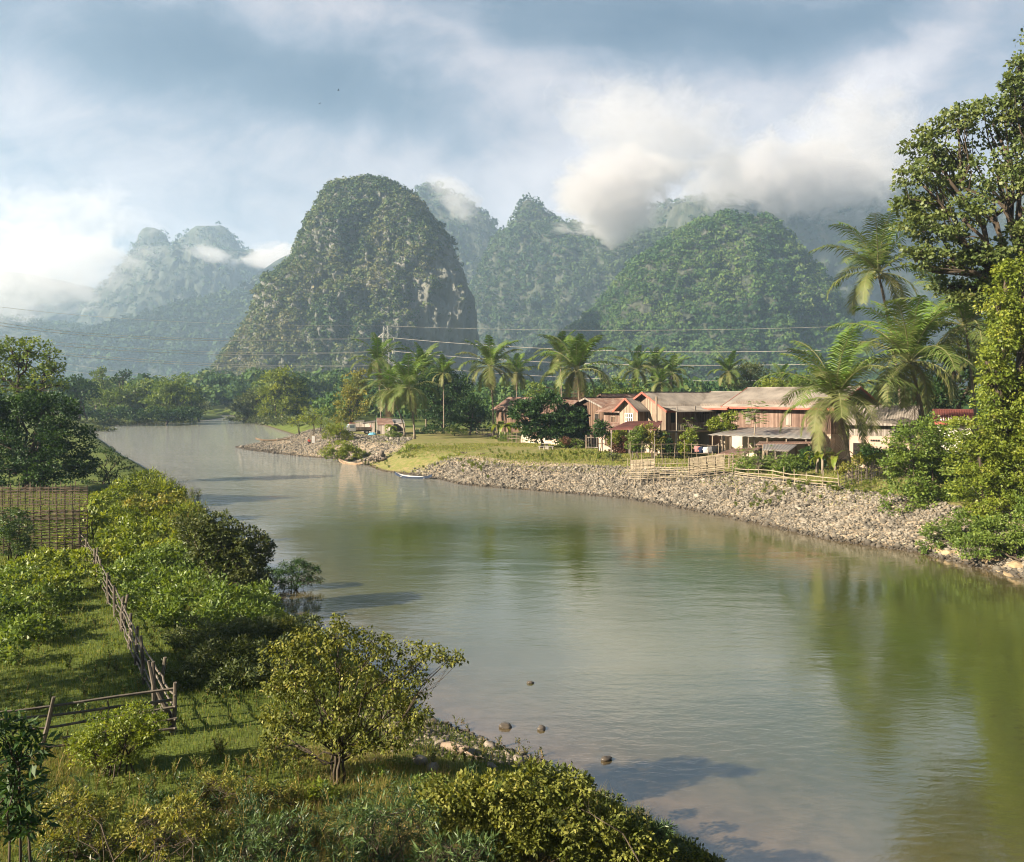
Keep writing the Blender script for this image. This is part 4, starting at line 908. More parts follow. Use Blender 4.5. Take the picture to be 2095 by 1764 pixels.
f_ = fr.build('window', M['white_paint'], by_); pn = MB(); pn.box((wx, by0-.06, wz), (ww, .03, hh)); pn.build('pane', M['dark_room'], f_)
# balcony on the right side, with posts, railing and the floor edge
bl = MB(); bl.box((1.1, 3.2, 2.95), (2.1, 7.4, .16)); bf = bl.build('balcony', M['wood_post'], h)
for y_ in (-.35, 3.0, 6.6): pb = MB(); pb.box((2.0, y_, 4.5), (.12, .12, 3.0)); pb.build('balcony_post', M['planks_grey'], h)
for y_ in (-.35, 3.0, 6.6): pb = MB(); pb.box((2.0, y_, 1.4), (.22, .22, 2.95)); pb.build('pillar', M['plaster'], h)
rb = MB(); rb.box((2.02, 3.1, 3.95), (.09, 6.8, .09)); rb.box((2.02, 3.1, 3.2), (.07, 6.8, .07))
for y_ in np.arange(-.2, 6.5, .28): rb.box((2.02, y_, 3.58), (.06, .10, .7))
rb.build('railing', M['planks_grey'], h)
P = [corr((2.6, -.8, 5.35), (2.6, 7.0, 5.35), (.0, -.8, 6.0), (.0, 7.0, 6.0))]
link('balcony_roof', meshjoin('balcony_roof', P), M['roof_sheet'], h)
# lean-to with the dark red roof in front of it
def shed(label, corners, g, mat, posts=True, wall=None, name='shed', cat='shed', pm='wood_post', per=.24, th=.02, pr=.07, mids=0):
    """corners: front left, front right, back left, back right in world space"""
    fl, fr_, bl_, brr = (Vector(c) for c in corners); o = (fl+fr_+bl_+brr)/4; o.z = g
    root = empty(name, o); tag(root, label, cat)
    V, Fq = corr(fl-o, fr_-o, bl_-o, brr-o, per); link('roof', npmesh('roof', V, Fq), M[mat], root)
    if posts:
        L = [fl.lerp(fr_, .03+.94*i/(mids+1)) for i in range(mids+2)]+[bl_.lerp(brr, .04), bl_.lerp(brr, .96)]
        for c in L:
            pb = MB(); c = c.lerp(o, .03); pb.tube([(c.x-o.x, c.y-o.y, -.3), (c.x-o.x+.03, c.y-o.y, c.z-g-.03)], pr, 6); pb.build('post', M[pm], root)
    if wall:
        wb = MB()
        for (a, b, s0) in wall:
            A, B = [(fl, fr_, bl_, brr)[k] for k in (a, b)]; A = A.lerp(o, .05); B = B.lerp(o, .05)
            wb.slab([(A.x-o.x, A.y-o.y, -.3), (B.x-o.x, B.y-o.y, -.3), (B.x-o.x, B.y-o.y, (B.z-g-.06)), (A.x-o.x, A.y-o.y, (A.z-g-.06))], .06)
        wb.build('wall', M[s0], root)
    return root
def WP(x, y, Y): return W(x, y, Y)
shed('veranda under a low dark red sheet roof in front of the balcony house', (WP(1246, 879, 93), WP(1343, 880, 90), WP(1284, 862, 98), WP(1356, 861, 95)), 2.5, 'roof_maroon', name='veranda', cat='veranda', pm='planks_grey', mids=1)
house('small plank wing with a rusty roof left of the balcony house', cn(1292, 103), RZ, 5.0, 6, 2.6, 7.9, 9.3, 'x', 'planks_brown', 'planks_red', 'roof_rust', over=.8, fascia=None, wins=[('f', -1.2, 4.2, .8, .9, 'open'), ('f', -3.2, 4.0, .8, 1.0, 'planks_brown')])
house('pink rendered hut with a rusty roof right of the brown barn', cn(1262, 101), RZ, 3.2, 4, 1.7, 5.2, 6.2, 'x', 'plaster_pink', 'plaster_pink', 'roof_rust', over=.5, fascia=None, wins=[('f', -1.6, 1.3, .9, .8, 'planks_brown')])
house('dark brown barn with grey edged gable behind the mango tree', cn(1238, 113), RZ, 6.9, 7, 2.6, 8.1, 9.35, 'y', 'planks_brown', 'planks_brown', 'roof_rust', over=.6, fascia='planks_grey', wins=[('f', -1.6, 4.0, .9, 1.3, 'open')], doors=[('f', -3.5, 1.2, 2.2, 'dark_room')])
house('wide brown plank house whose gable shows over the mango tree', cn(1203, 120), RZ, 11.5, 7, 2.6, 7.2, 9.3, 'y', 'planks_brown', 'planks_brown', 'roof_rust', over=.8, fascia='planks_brown', wins=[('f', -2, 4.0, 1.0, 1.2, 'open')])
house('cream rendered house with brown window shutters behind the mango tree', cn(1143, 114), RZ, 8.6, 6, 2.75, 7.3, 8.9, 'x', 'plaster', 'planks_brown', 'roof_rust', over=.8, fascia=None, wins=[('f', -2.2, 1.4, 1.3, 1.1, 'planks_brown'), ('f', -5.2, 1.4, 1.3, 1.1, 'planks_brown')])
house('far house showing only its rusty roof behind the banana plants', cn(1075, 150), RZ, 9, 7, 2.6, 7.2, 9.2, 'x', 'planks_brown', 'planks_brown', 'roof_rust', over=.8, fascia=None)
house('house with rust striped roof deep behind the wing', cn(1262, 128), RZ, 6, 8, 2.6, 8.0, 9.9, 'y', 'planks_brown', 'planks_brown', 'roof_rust', over=.8, fascia='planks_brown')
house('reddish plank house with striped sheet roof behind the leaning palm', cn(1700, 87.5), RZ, 13.0, 9, 3.1, 8.75, 10.7, 'x', 'plaster', 'planks_red', 'roof_sheet', over=.9,
 wins=[('f', -10.6, 4.6, .7, 1.4, 'planks_grey'), ('f', -5.2, 4.6, .7, 1.4, 'planks_grey'), ('f', -1.6, 4.6, .9, 1.3, 'open')])
h = house('cream walled house with dark openings and maroon roof right of the leaning palm', cn(1862, 77), -math.radians(30), 5.4, 7, 3.4, 7.3, 8.7, 'x', 'plaster_pink', 'planks_grey', 'roof_sheet', over=.6, fascia='planks_grey')
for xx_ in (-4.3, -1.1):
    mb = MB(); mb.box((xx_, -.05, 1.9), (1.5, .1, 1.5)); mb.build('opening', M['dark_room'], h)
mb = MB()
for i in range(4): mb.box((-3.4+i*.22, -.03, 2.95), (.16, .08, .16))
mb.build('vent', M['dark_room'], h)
house('white house with a red corrugated roof behind the shrub at the right', cn(1985, 86), -math.radians(25), 2.8, 5, 2.5, 7.1, 8.2, 'x', 'white_paint', 'white_paint', 'roof_red', over=.6, fascia='fascia_red')
# open tin roofs in front of the houses
shed('long open shed with a grey tin roof on posts in front of the plank houses', (WP(1448, 890, 88), WP(1658, 898, 82), WP(1516, 875, 94), WP(1672, 873, 88)), 2.5, 'roof_tin', name='open_shed', per=.8, mids=4, pm='wood_post', wall=[(2, 3, 'plaster')])
shed('low lean-to of patched brown tin sheets at the fence corner', (WP(1462, 931, 80.5), WP(1520, 930, 79), WP(1497, 918, 84), WP(1560, 915, 82)), 2.5, 'roof_rust', name='lean_to', mids=1)
shed('low lean-to with pale blue grey sheet beside the papaya', (WP(1560, 921, 78), WP(1612, 924, 77), WP(1562, 909, 82), WP(1632, 909, 81)), 2.5, 'roof_tin', name='lean_to', mids=1)
shed('strip of rusty sheets between the two low lean-tos and the long shed', (WP(1545, 911, 83), WP(1660, 907, 80), WP(1555, 902, 86), WP(1665, 900, 84)), 2.5, 'roof_rust', name='lean_to', mids=1)
shed('pink brown rubble roof of a small pen at the fence corner', (WP(1500, 958, 77.5), WP(1525, 953, 77), WP(1497, 947, 79.5), WP(1532, 941, 79)), 2.4, 'plaster_pink', name='lean_to')
shed('rusty tin shed beside the palm trunks on the lawn', (WP(772, 869, 146), WP(806, 868.5, 144), WP(770, 855, 150), WP(801, 856, 149)), 2.5, 'roof_rust', wall=[(0, 2, 'planks_red'), (2, 3, 'planks_brown'), (0, 1, 'planks_grey')], mids=1)
shed('grey tin shed joined to the rusty one', (WP(806, 866, 147), WP(829, 866, 145), WP(801, 857, 151), WP(825, 858, 150)), 2.5, 'roof_tin', wall=[(0, 1, 'planks_grey'), (2, 3, 'planks_grey')])
shed('grey board shed behind the parked truck', (WP(724, 864, 160), WP(745, 862, 158), WP(726, 861, 165), WP(746, 859, 163)), 2.6, 'roof_sheet', wall=[(0, 1, 'planks_grey'), (1, 3, 'planks_grey')])
shed('second grey board shed between the truck and the rusty shed', (WP(737, 867, 155), WP(768, 863, 152), WP(740, 864, 160), WP(769, 860, 158)), 2.6, 'roof_sheet', wall=[(0, 1, 'planks_grey'), (2, 3, 'planks_grey'), (1, 3, 'planks_grey')])
shed('tiny rusty roofed pen at the foot of the slim palm', (WP(998, 893, 138), WP(1016, 893, 136), WP(1000, 887, 141), WP(1018, 888, 140)), 2.6, 'roof_rust', wall=[(0, 1, 'planks_brown')])
# utility pole and its wires
b = GY(1343, 95); root = empty('utility_pole', b); tag(root, 'weathered wooden utility pole in front of the balcony house', 'utility pole')
mb = MB(); mb.tube([(0, 0, -.3), (0, 0, 7.0)], [.16, .12], 8); mb.build('pole', M['wood_post'], root)
mb = MB(); mb.bar((-.5, 0, 6.6), (.5, 0, 6.6), .09); mb.build('crossarm', M['wood_post'], root)
# bamboo fences
def rods(mb, a, b, r, sag=0.0, n=5, wig=.03, rg=RNG):
    a = np.array(a, float); b = np.array(b, float); t = np.linspace(0, 1, n)[:, None]; p = a+(b-a)*t; p[:, 2] -= sag*4*(t[:, 0]*(1-t[:, 0])); p[1:-1] += rg.normal(size=(n-2, 3))*wig
    mb.tube(p, [r*(1-.25*i/(n-1)) for i in range(n)], 5)
def fence(label, line, tops, mat, rails, rr=.03, pr=.04, gap=.9, name='bamboo_fence', wig=.03, extra=.35, jit=.08, panels=(), seed=3, ptag='post'):
    """line: ground points; tops: height at each; rails: fractions of the height"""
    rg = np.random.default_rng(seed); line = [Vector(p) for p in line]; o = line[0].copy(); root = empty(name, o); tag(root, label, 'fence')
    for k in range(len(line)-1):
        a, b = line[k]-o, line[k+1]-o; L = (b-a).length; n = max(1, int(L/gap))
        for i in range(n+(k == len(line)-2)):
            t = i/n; p = a.lerp(b, t); ht = tops[k]*(1-t)+tops[k+1]*t; e = ht+extra*rg.random()
            pb = MB(); pb.tube([(p.x, p.y, p.z-.3), (p.x+rg.normal()*jit, p.y+rg.normal()*jit, p.z+e)], [pr, pr*.8], 6); pb.build(ptag, M[mat], root)
        rb = MB()
        for f in rails:
            za, zb = tops[k]*f, tops[k+1]*f; rods(rb, (a.x, a.y-.05, a.z+za+rg.normal()*.02), (b.x, b.y-.05, b.z+zb+rg.normal()*.02), rr, 0, max(3, int(L/1.0)), wig, rg)
        rb.build('rail', M[mat], root)
    return root, o
fl_ = [GP(1286, 969), GP(1350, 970), GP(1420, 974), GP(1499, 979)]
fence('tall pale bamboo fence with many rails at the top of the stone embankment', fl_, [2.05, 1.8, 1.75, 1.8], 'bamboo_pale', [.20, .29, .40, .50, .62, .74, .93], .035, .035, .62, extra=.45, seed=5)
def mat_panel(label, a, b, z0, z1, mt='bamboo_pale'):
    a = Vector(a); b = Vector(b); root = empty('woven_screen', a); tag(root, label, 'woven screen'); d = b-a; mb = MB(); n = int((z1-z0)/.075)
    for i in range(n):
        z = z0+(z1-z0)*(i+.5)/n; mb.bar((0, 0, z), (d.x, d.y, z+d.z+RNG.normal()*.01), .02, .066)
    mb.build('slats', M[mt], root); pb = MB()
    for i in range(5): t = i/4; pb.tube([(d.x*t, d.y*t-.04, z0-.5), (d.x*t, d.y*t-.04, z1+.15)], .03, 5)
    pb.build('stakes', M[mt], root)
p0, p1 = fl_[0]+Vector((.25, .5, 0)), fl_[1]+Vector((-.4, .5, 0)); mat_panel('woven bamboo panel at the left end of the tall fence', p0, p1, 1.25, 2.15)
p0, p1 = fl_[2]+Vector((-.3, .8, 0)), fl_[3]+Vector((-.6, .9, 0)); mat_panel('woven bamboo panel at the right end of the tall fence', p0, p1, .5, 2.0)
fence('garden fence of thin poles behind the tall bamboo fence', [GY(1290, 84), GY(1400, 84), GY(1475, 83)], [2.2, 2.2, 2.0], 'wood_post', [.55, .97], .03, .035, 1.0, seed=9)
fence('low bamboo fence with long bowed rails along the stones', [GP(1503, 975), GP(1580, 985), GP(1650, 996), GP(1716, 1003)], [.75, .95, .95, .95], 'bamboo_pale', [.08, .35, .62, .98], .045, .04, 1.2, extra=.5, wig=.05, seed=12, name='low_fence')
fence('dark bamboo fence running back from the leaning palm', [GP(1720, 1001), GP(1770, 985), GP(1818, 966)], [1.1, 1.2, 1.3], 'bamboo_old', [.15, .4, .65, .9], .03, .04, .8, seed=13, name='low_fence')
fence('rough fence of dark posts beside the lawn path', [GY(1040, 122), GY(1064, 119)], [1.2, 1.2], 'wood_post', [.5, .9], .04, .06, 1.0, seed=14, name='post_fence')
fence('stick fence beside the tiny pen under the slim palm', [GY(975, 140), GY(1035, 132)], [1.0, 1.0], 'wood_post', [.35, .6, .9], .04, .05, .9, seed=15, name='post_fence')
g0, g1 = GY(1199, 107), GY(1226, 106)
root = empty('garden_gate', g0); tag(root, 'wire garden gate between two dark square posts', 'gate')
d = g1-g0
for q in (0, 1): pb = MB(); pb.box((d.x*q, d.y*q, .85), (.2, .2, 2.0)); pb.build('gate_post', M['wood_post'], root)
pb = MB(); pb.bar((0, 0, 1.55), (d.x, d.y, 1.55), .07); pb.bar((0, 0, .25), (d.x, d.y, .25), .07)
for t in (.2, .4, .6, .8): pb.bar((d.x*t, d.y*t, .25), (d.x*t, d.y*t, 1.55), .04)
pb.build('gate_leaf', M['planks_grey'], root)
fence('fence of dark posts right of the garden gate', [GY(1243, 105), GY(1290, 103), GY(1330, 101)], [1.6, 1.6, 1.5], 'wood_post', [.5, .93], .035, .07, 1.3, seed=18, name='post_fence', extra=.2)
# ------------------------------------------------------------------ boats, truck, people, table, pylon
stuffmat('boat_plank', (.16, .11, .07), (.27, .20, .14), 2, .8, .2, .01)
stuffmat('boat_white', (.24, .24, .245), (.33, .33, .34), 2, .6, 0)
stuffmat('boat_blue', (.012, .02, .045), (.03, .045, .08), 2, .5, 0)
stuffmat('truck_paint', (.38, .37, .34), (.50, .49, .46), 2, .4, 0)
stuffmat('truck_dark', (.03, .03, .03), (.06, .055, .05), 2, .7, 0)
stuffmat('glass_dark', (.10, .13, .16), (.16, .20, .23), 1, .12, 0, spec=.8)
stuffmat('rubber', (.015, .015, .015), (.035, .03, .028), 4, .8, 0)
stuffmat('lamp_glass', (.6, .6, .55), (.75, .75, .7), 4, .2, 0)
stuffmat('steel', (.30, .30, .29), (.42, .42, .40), 1, .5, 0, metal=.4)
stuffmat('cable', (.40, .37, .34), (.50, .46, .42), .05, .6, 0)
stuffmat('skin', (.22, .11, .07), (.30, .16, .10), 4, .7, 0)
stuffmat('hair', (.01, .008, .007), (.02, .017, .015), 4, .7, 0)
for n_, c_ in (('red', (.45, .04, .03)), ('navy', (.02, .03, .08)), ('white', (.65, .65, .66)), ('grey', (.18, .18, .2)), ('blue', (.10, .28, .42)), ('pink', (.55, .25, .26)), ('black', (.02, .02, .022)), ('tan', (.45, .33, .22))):
    stuffmat('cloth_'+n_, tuple(v*.75 for v in c_), c_, 3, .85, 0)
def boat(label, p, rz, L, wd, hull, inner, hgt=.27, tilt=0.0):
    root = empty('wooden_boat', p, rz); tag(root, label, 'boat', 'long narrow river boats')
    k = 15
    def shell(off, z0, z1):
        rows = []
        for i in range(k):
            t = i/(k-1)*2-1; w_ = max(.02, (wd/2)*(1-abs(t)**2.6))-off; w_ = max(w_, .008); rise = .42*abs(t)**3.2
            rows.append([(t*(L/2-off), -w_, z1+rise), (t*(L/2-off), -w_*.72, z0+rise*.9), (t*(L/2-off), w_*.72, z0+rise*.9), (t*(L/2-off), w_, z1+rise)])
        return rows
    mb = MB(); A, B = shell(0, 0, hgt), shell(.04, .05, hgt)
    n = len(mb.v)
    for r in A: mb.v += r
    for i in range(k-1):
        for j in range(3): a = n+i*4+j; mb.f.append((a, a+4, a+5, a+1))
    for i in range(k-1):
        for j, s in ((0, 0), (3, 3)): mb.quad([A[i][s], A[i+1][s], B[i+1][s], B[i][s]])
    mb.build('hull', M[hull], root)
    ib = MB(); n = 0
    for r in B: ib.v += r
    for i in range(k-1):
        for j in range(3): a = n+i*4+j; ib.f.append((a+1, a+5, a+4, a))
    ib.build('inside', M[inner], root)
    for x_ in (-.28, .05, .33): tb = MB(); tb.box((x_*L, 0, hgt-.08), (.22, wd*.86, .04)); tb.build('thwart', M[inner], root)
    return root
def slopeang(p0, p1): return math.atan2(p1[1]-p0[1], p1[0]-p0[0])
def boatpx(label, x0, y0, x1, y1, z, wd, hull, inner, L=None):
    a, b = G(x0, y0, z), G(x1, y1, z); c = ((a[0]+b[0])/2, (a[1]+b[1])/2, z-.06); boat(label, c, slopeang(a, b), L or math.dist(a, b), wd, hull, inner)
c = GP(559, 903); boat('long brown plank boat lying on the tip of the gravel bar', (c.x, c.y, c.z+.05), math.radians(6), 6.6, .75, 'boat_plank', 'boat_plank')
boatpx('pale wooden boat moored under the bushy slope', 693, 947, 742, 953, .0, .9, 'boat_plank', 'boat_plank')
boatpx('white boat with dark blue sides moored below the bright bank shrub', 808, 976, 884, 981, .0, .9, 'boat_blue', 'boat_white')
# truck
c = GY(733, 145); root = empty('pickup_truck', c, math.radians(200)); tag(root, 'dusty pale flatbed truck parked facing the river beside the sheds', 'truck')
# local x forward
cab = bmesh.new(); prof = [(.55, .55), (2.15, .55), (2.18, 1.05), (1.78, 1.85), (.62, 1.9), (.55, 1.0)]
vs = [[cab.verts.new((x_, s*.78, z_)) for x_, z_ in prof] for s in (-1, 1)]
cab.faces.new(vs[0][::-1]); cab.faces.new(vs[1])
for i in range(6): cab.faces.new((vs[0][i], vs[0][(i+1) % 6], vs[1][(i+1) % 6], vs[1][i]))
bmesh.ops.bevel(cab, geom=list(cab.edges), offset=.06, segments=2, affect='EDGES'); bmesh.ops.recalc_face_normals(cab, faces=cab.faces)
me = bpy.data.meshes.new('cab'); cab.to_mesh(me); cab.free(); cb_ = link('cab', me, M['truck_paint'], root)
mb = MB(); mb.quad([(2.205, -.66, 1.08), (2.205, .66, 1.08), (1.855, .62, 1.76), (1.855, -.62, 1.76)]); mb.build('windscreen', M['glass_dark'], root)
for s in (-1, 1): mb = MB(); mb.box((1.2, s*.785, 1.42), (.8, .02, .5)); mb.build('side_window', M['glass_dark'], root)
mb = MB(); mb.box((-.95, 0, .82), (2.9, 1.6, .12)); mb.box((-.95, .78, 1.06), (2.9, .04, .36)); mb.box((-.95, -.78, 1.06), (2.9, .04, .36)); mb.box((-2.38, 0, 1.06), (.04, 1.52, .36)); mb.build('bed', M['planks_pale'], root)
mb = MB(); mb.box((-.2, 0, .62), (4.3, .8, .18)); mb.build('chassis', M['truck_dark'], root)
mb = MB(); mb.box((2.26, 0, .52), (.12, 1.55, .18)); mb.build('bumper', M['truck_dark'], root)
for s in (-1, 1): mb = MB(); mb.box((2.2, s*.55, .86), (.06, .26, .18)); mb.build('headlight', M['lamp_glass'], root)
for x_ in (1.45, -1.5):
    for s in (-1, 1):
        mb = MB(); mb.tube([(x_, s*.62, .33), (x_, s*.84, .33)], .33, 14); wh = mb.build('wheel', M['rubber'], root, True); mb = MB(); mb.tube([(x_, s*.80, .33), (x_, s*.855, .33)], .17, 10); mb.build('rim', M['steel'], wh)
mb = MB(); mb.box((1.1, 0, 2.02), (1.0, 1.0, .12)); mb.build('roof_rack', M['fascia_red'], root)
# people
def skin_body(name, joints, edges, rad, mat, parent=None, sub=2):
    me = bpy.data.meshes.new(name); me.from_pydata(joints, edges, []); o = bpy.data.objects.new(name, me); col.objects.link(o)
    m_ = o.modifiers.new('s', 'SKIN'); 
    sv = me.skin_vertices[0].data if me.skin_vertices else None
    if sv is None:
        bpy.context.view_layer.objects.active = o; bpy.ops.object.skin_root_mark if False else None
        bm = bmesh.new(); bm.from_mesh(me); bm.verts.layers.skin.verify(); bm.to_mesh(me); bm.free(); sv = me.skin_vertices[0].data
    for i, r in enumerate(rad): sv[i].radius = (r, r)
    sv[0].use_root = True
    ms = o.modifiers.new('u', 'SUBSURF'); ms.levels = sub; ms.render_levels = sub
    dg = bpy.context.evaluated_depsgraph_get(); dg.update(); me2 = bpy.data.meshes.new_from_object(o.evaluated_get(dg)); bpy.data.objects.remove(o)
    me2.polygons.foreach_set('use_smooth', [True]*len(me2.polygons)); me2.name = name
    return link(name, me2, mat, parent)
def person(label, p, rz, pose, shirt, pants):
    root = empty('person', p, rz); tag(root, label, 'person')
    if pose == 'squat':   # hips low, knees up, arms reaching forward
        J = [(0,0,.32),(0,.02,.5),(0,.08,.72),(0,.10,.84),(0,.12,.93),(0,.14,1.02), (-.1,.02,.30),(-.16,.36,.48),(-.14,.20,.06),(-.14,.34,.04),(.1,.02,.30),(.16,.36,.48),(.14,.20,.06),(.14,.34,.04),
             (-.19,.08,.74),(-.22,.28,.58),(-.12,.46,.50),(-.10,.53,.48),(.19,.08,.74),(.22,.28,.58),(.12,.46,.50),(.10,.53,.48)]
    else:
        J = [(0,0,.92),(0,0,1.10),(0,.01,1.34),(0,.01,1.46),(0,.02,1.56),(0,.03,1.65), (-.1,0,.88),(-.11,.03,.48),(-.11,0,.08),(-.11,.14,.04),(.1,0,.88),(.12,-.02,.48),(.12,-.03,.08),(.12,.11,.04),
             (-.19,0,1.38),(-.24,.03,1.10),(-.22,.16,.88),(-.21,.22,.82),(.19,0,1.38),(.25,.03,1.10),(.24,.12,.86),(.23,.16,.78)]
    E = [(0,1),(1,2),(2,3),(3,4),(4,5),(0,6),(6,7),(7,8),(8,9),(0,10),(10,11),(11,12),(12,13),(2,14),(14,15),(15,16),(16,17),(2,18),(18,19),(19,20),(20,21)]
    R = [.12,.12,.13,.055,.085,.08,.09,.065,.042,.035,.09,.065,.042,.035,.06,.045,.032,.03,.06,.045,.032,.03]
    skin_body('body', J, E, R, M['skin'], root)
    Tt = [0,1,2,14,15,18,19]; mp = {v: i for i, v in enumerate(Tt)}
    skin_body('shirt', [J[i] for i in Tt], [(mp[a], mp[b]) for a, b in E if a in mp and b in mp], [R[i]+.022 for i in Tt], M['cloth_'+shirt], root)
    Tt = [0,6,7,8,10,11,12]; mp = {v: i for i, v in enumerate(Tt)}
    skin_body('trousers', [J[i] for i in Tt], [(mp[a], mp[b]) for a, b in E if a in mp and b in mp], [R[i]+.018 for i in Tt], M['cloth_'+pants], root)
    h_ = Vector(J[5]); bm = bmesh.new(); bmesh.ops.create_icosphere(bm, subdivisions=2, radius=.105, matrix=Matrix.Translation(h_+Vector((0, -.02, .035)))); me = bpy.data.meshes.new('hair'); bm.to_mesh(me); bm.free(); link('hair', me, M['hair'], root)
person('person in red crouching farthest from the parked truck', GY(699, 146.5), 1.9, 'squat', 'red', 'grey')
person('person in navy crouching second from the left by the truck', GY(703, 146), 1.0, 'squat', 'navy', 'black')
person('person in white and black crouching in the middle of the group by the truck', GY(708, 147), -.6, 'squat', 'white', 'black')
person('person in grey sitting nearest to the truck front', GY(713, 146), -1.4, 'squat', 'grey', 'navy')
person('person in a pink shirt standing at the grey board shed', GY(757, 150), 2.2, 'stand', 'pink', 'grey')
person('person in red crouching behind the hanging white cloth', GY(633.5, 141), .6, 'squat', 'red', 'black')
c = GY(641, 139); root = empty('cloth_screen', c); tag(root, 'white cloth hung on poles beside a rough table on the point', 'cloth')
mb = MB(); mb.slab([(-.22, 0, .1), (.22, .12, .0), (.25, .12, 1.2), (-.25, 0, 1.35)], .03); mb.build('cloth', M['cloth_white'], root)
for x_ in (-.3, .3): mb = MB(); mb.tube([(x_, 0.05, -.2), (x_, .05, 1.5)], .035, 5); mb.build('pole', M['wood_post'], root)
c = GY(651, 140); root = empty('rough_table', c); tag(root, 'rough plank table beside the white cloth', 'table'); mb = MB(); mb.box((0, 0, .9), (1.1, .6, .06)); mb.build('tabletop', M['planks_grey'], root)
for x_ in (-.45, .45):
    for y_ in (-.22, .22): mb = MB(); mb.box((x_, y_, .42), (.07, .07, .9)); mb.build('leg', M['wood_post'], root)
# heap of blue sacking
rg = np.random.default_rng(5); mb = bmesh.new(); bmesh.ops.create_icosphere(mb, subdivisions=4, radius=1)
for v_ in mb.verts: v_.co = Vector((v_.co.x*.75, v_.co.y*.5, max(v_.co.z, -.1)*.38*(1+.5*mnoise.noise(v_.co*3))+.03*mnoise.noise(v_.co*9)))
me = bpy.data.meshes.new('tarp_heap'); mb.to_mesh(me); mb.free(); o = link('tarp_heap', me, M['cloth_blue']); o.location = GY(762, 143); tag(o, 'crumpled pale blue tarpaulin heaped between truck and rusty shed', 'tarpaulin')
# picnic table and benches of concrete
c = GY(1118, 107); root = empty('concrete_table', c); tag(root, 'small concrete table under the mango tree', 'table'); mb = MB(); mb.box((0, 0, .72), (1.1, .7, .08)); mb.build('tabletop', M['concrete'], root); mb = MB(); mb.box((0, 0, .34), (.35, .3, .7)); mb.build('pedestal', M['concrete'], root)
for (x_, y_, lb) in ((1108, 106, 'concrete bench left of the small concrete table'), (1126, 105.6, 'concrete bench right of the small concrete table')):
    c = GY(x_, y_); root = empty('concrete_bench', c, .1); tag(root, lb, 'bench', 'concrete benches'); mb = MB(); mb.box((0, 0, .42), (.85, .32, .08)); mb.build('seat', M['concrete'], root)
    for s in (-1, 1): mb = MB(); mb.box((s*.28, 0, .18), (.1, .26, .4)); mb.build('leg', M['concrete'], root)
# washing on a line behind the tall fence
a, b = GY(1415, 85), GY(1470, 85); root = empty('washing_line', a); tag(root, 'sagging washing line behind the tall bamboo fence', 'washing line'); d = b-a
mb = MB(); mb.tube([(d.x*t, d.y*t, 2.0-.3*4*t*(1-t)) for t in np.linspace(0, 1, 8)], .012, 4); mb.build('line', M['cable'], root)
for q in (0, 1): mb = MB(); mb.tube([(d.x*q, d.y*q, -.3), (d.x*q, d.y*q, 2.1)], .04, 5); mb.build('pole', M['wood_post'], root)
for t, cl, lb in ((.2, 'pink', 'faded pink cloth pinned leftmost on the washing line'), (.36, 'navy', 'dark blue trousers on the washing line'), (.52, 'white', 'white shirt on the washing line'), (.68, 'grey', 'grey towel on the washing line'), (.84, 'black', 'black garment rightmost on the washing line')):
    z = 2.0-.3*4*t*(1-t); mb = MB(); w_ = .24; ht = .6
    mb.slab([(-w_, 0, -ht), (w_, .04, -ht), (w_, 0, 0), (-w_, 0, 0)], .02); mb.slab([(-w_-.14, .01, -.3), (-w_+.001, .01, -.3), (-w_+.001, 0, 0), (-w_-.05, 0, -.02)], .018); mb.slab([(w_-.001, .01, -.3), (w_+.14, .01, -.3), (w_+.05, 0, -.02), (w_-.001, 0, 0)], .018)
    o = mb.build('hanging_garment', M['cloth_'+cl]); o.location = (a.x+d.x*t, a.y+d.y*t-.02, a.z+z); tag(o, lb, 'laundry', 'laundry on the line')
# ------------------------------------------------------------------ pylon
PY = 300.0; pb_ = Vector(W(789, 805, PY)); pg = gz1(pb_.x, pb_.y); root = empty('lattice_pylon', (pb_.x, PY, pg)); tag(root, 'pale steel lattice pylon rising behind the palms', 'pylon')
def pz(y): return H+(HY-y)/F*PY-pg
top = pz(667); mb = MB()
def hw(z): return .75+2.3*(1-z/top)**1.4
lev = list(np.linspace(0, top, 15))
for i in range(14):
    a, b = lev[i], lev[i+1]; A = [Vector((sx*hw(a), sy*hw(a), a)) for sx, sy in ((-1,-1),(1,-1),(1,1),(-1,1))]; B = [Vector((sx*hw(b), sy*hw(b), b)) for sx, sy in ((-1,-1),(1,-1),(1,1),(-1,1))]
    for j in range(4): mb.bar(A[j], B[j], .13); mb.bar(A[j], B[(j+1) % 4], .07); mb.bar(A[(j+1) % 4], B[j], .07)
mb.build('tower', M['steel'], root)
arms = []
for yy_, ln_ in ((690.5, 2.9), (717.5, 2.6), (745, 2.9)):
    z = pz(yy_); ab = MB()
    for s in (-1, 1):
        tip = Vector((s*ln_, 0, z)); arms.append(tip.copy())
        for sy in (-1, 1):
            ab.bar((s*.6, sy*.7, z+.05), tip, .14); ab.bar((s*.6, sy*.7, z+1.9), tip, .14)
            for t in (.25, .5, .75): p_ = Vector((s*.6, sy*.7, z+.05)).lerp(tip, t); q_ = Vector((s*.6, sy*.7, z+1.9)).lerp(tip, t-.15); ab.bar(p_, q_, .08)
    ab.build('crossarm', M['steel'], root)
for i, tp in enumerate(arms):
    ib = MB(); ib.tube([tp, tp+Vector((0, 0, -1.1))], .10, 6); ib.build('insulator', M['white_paint'], root)
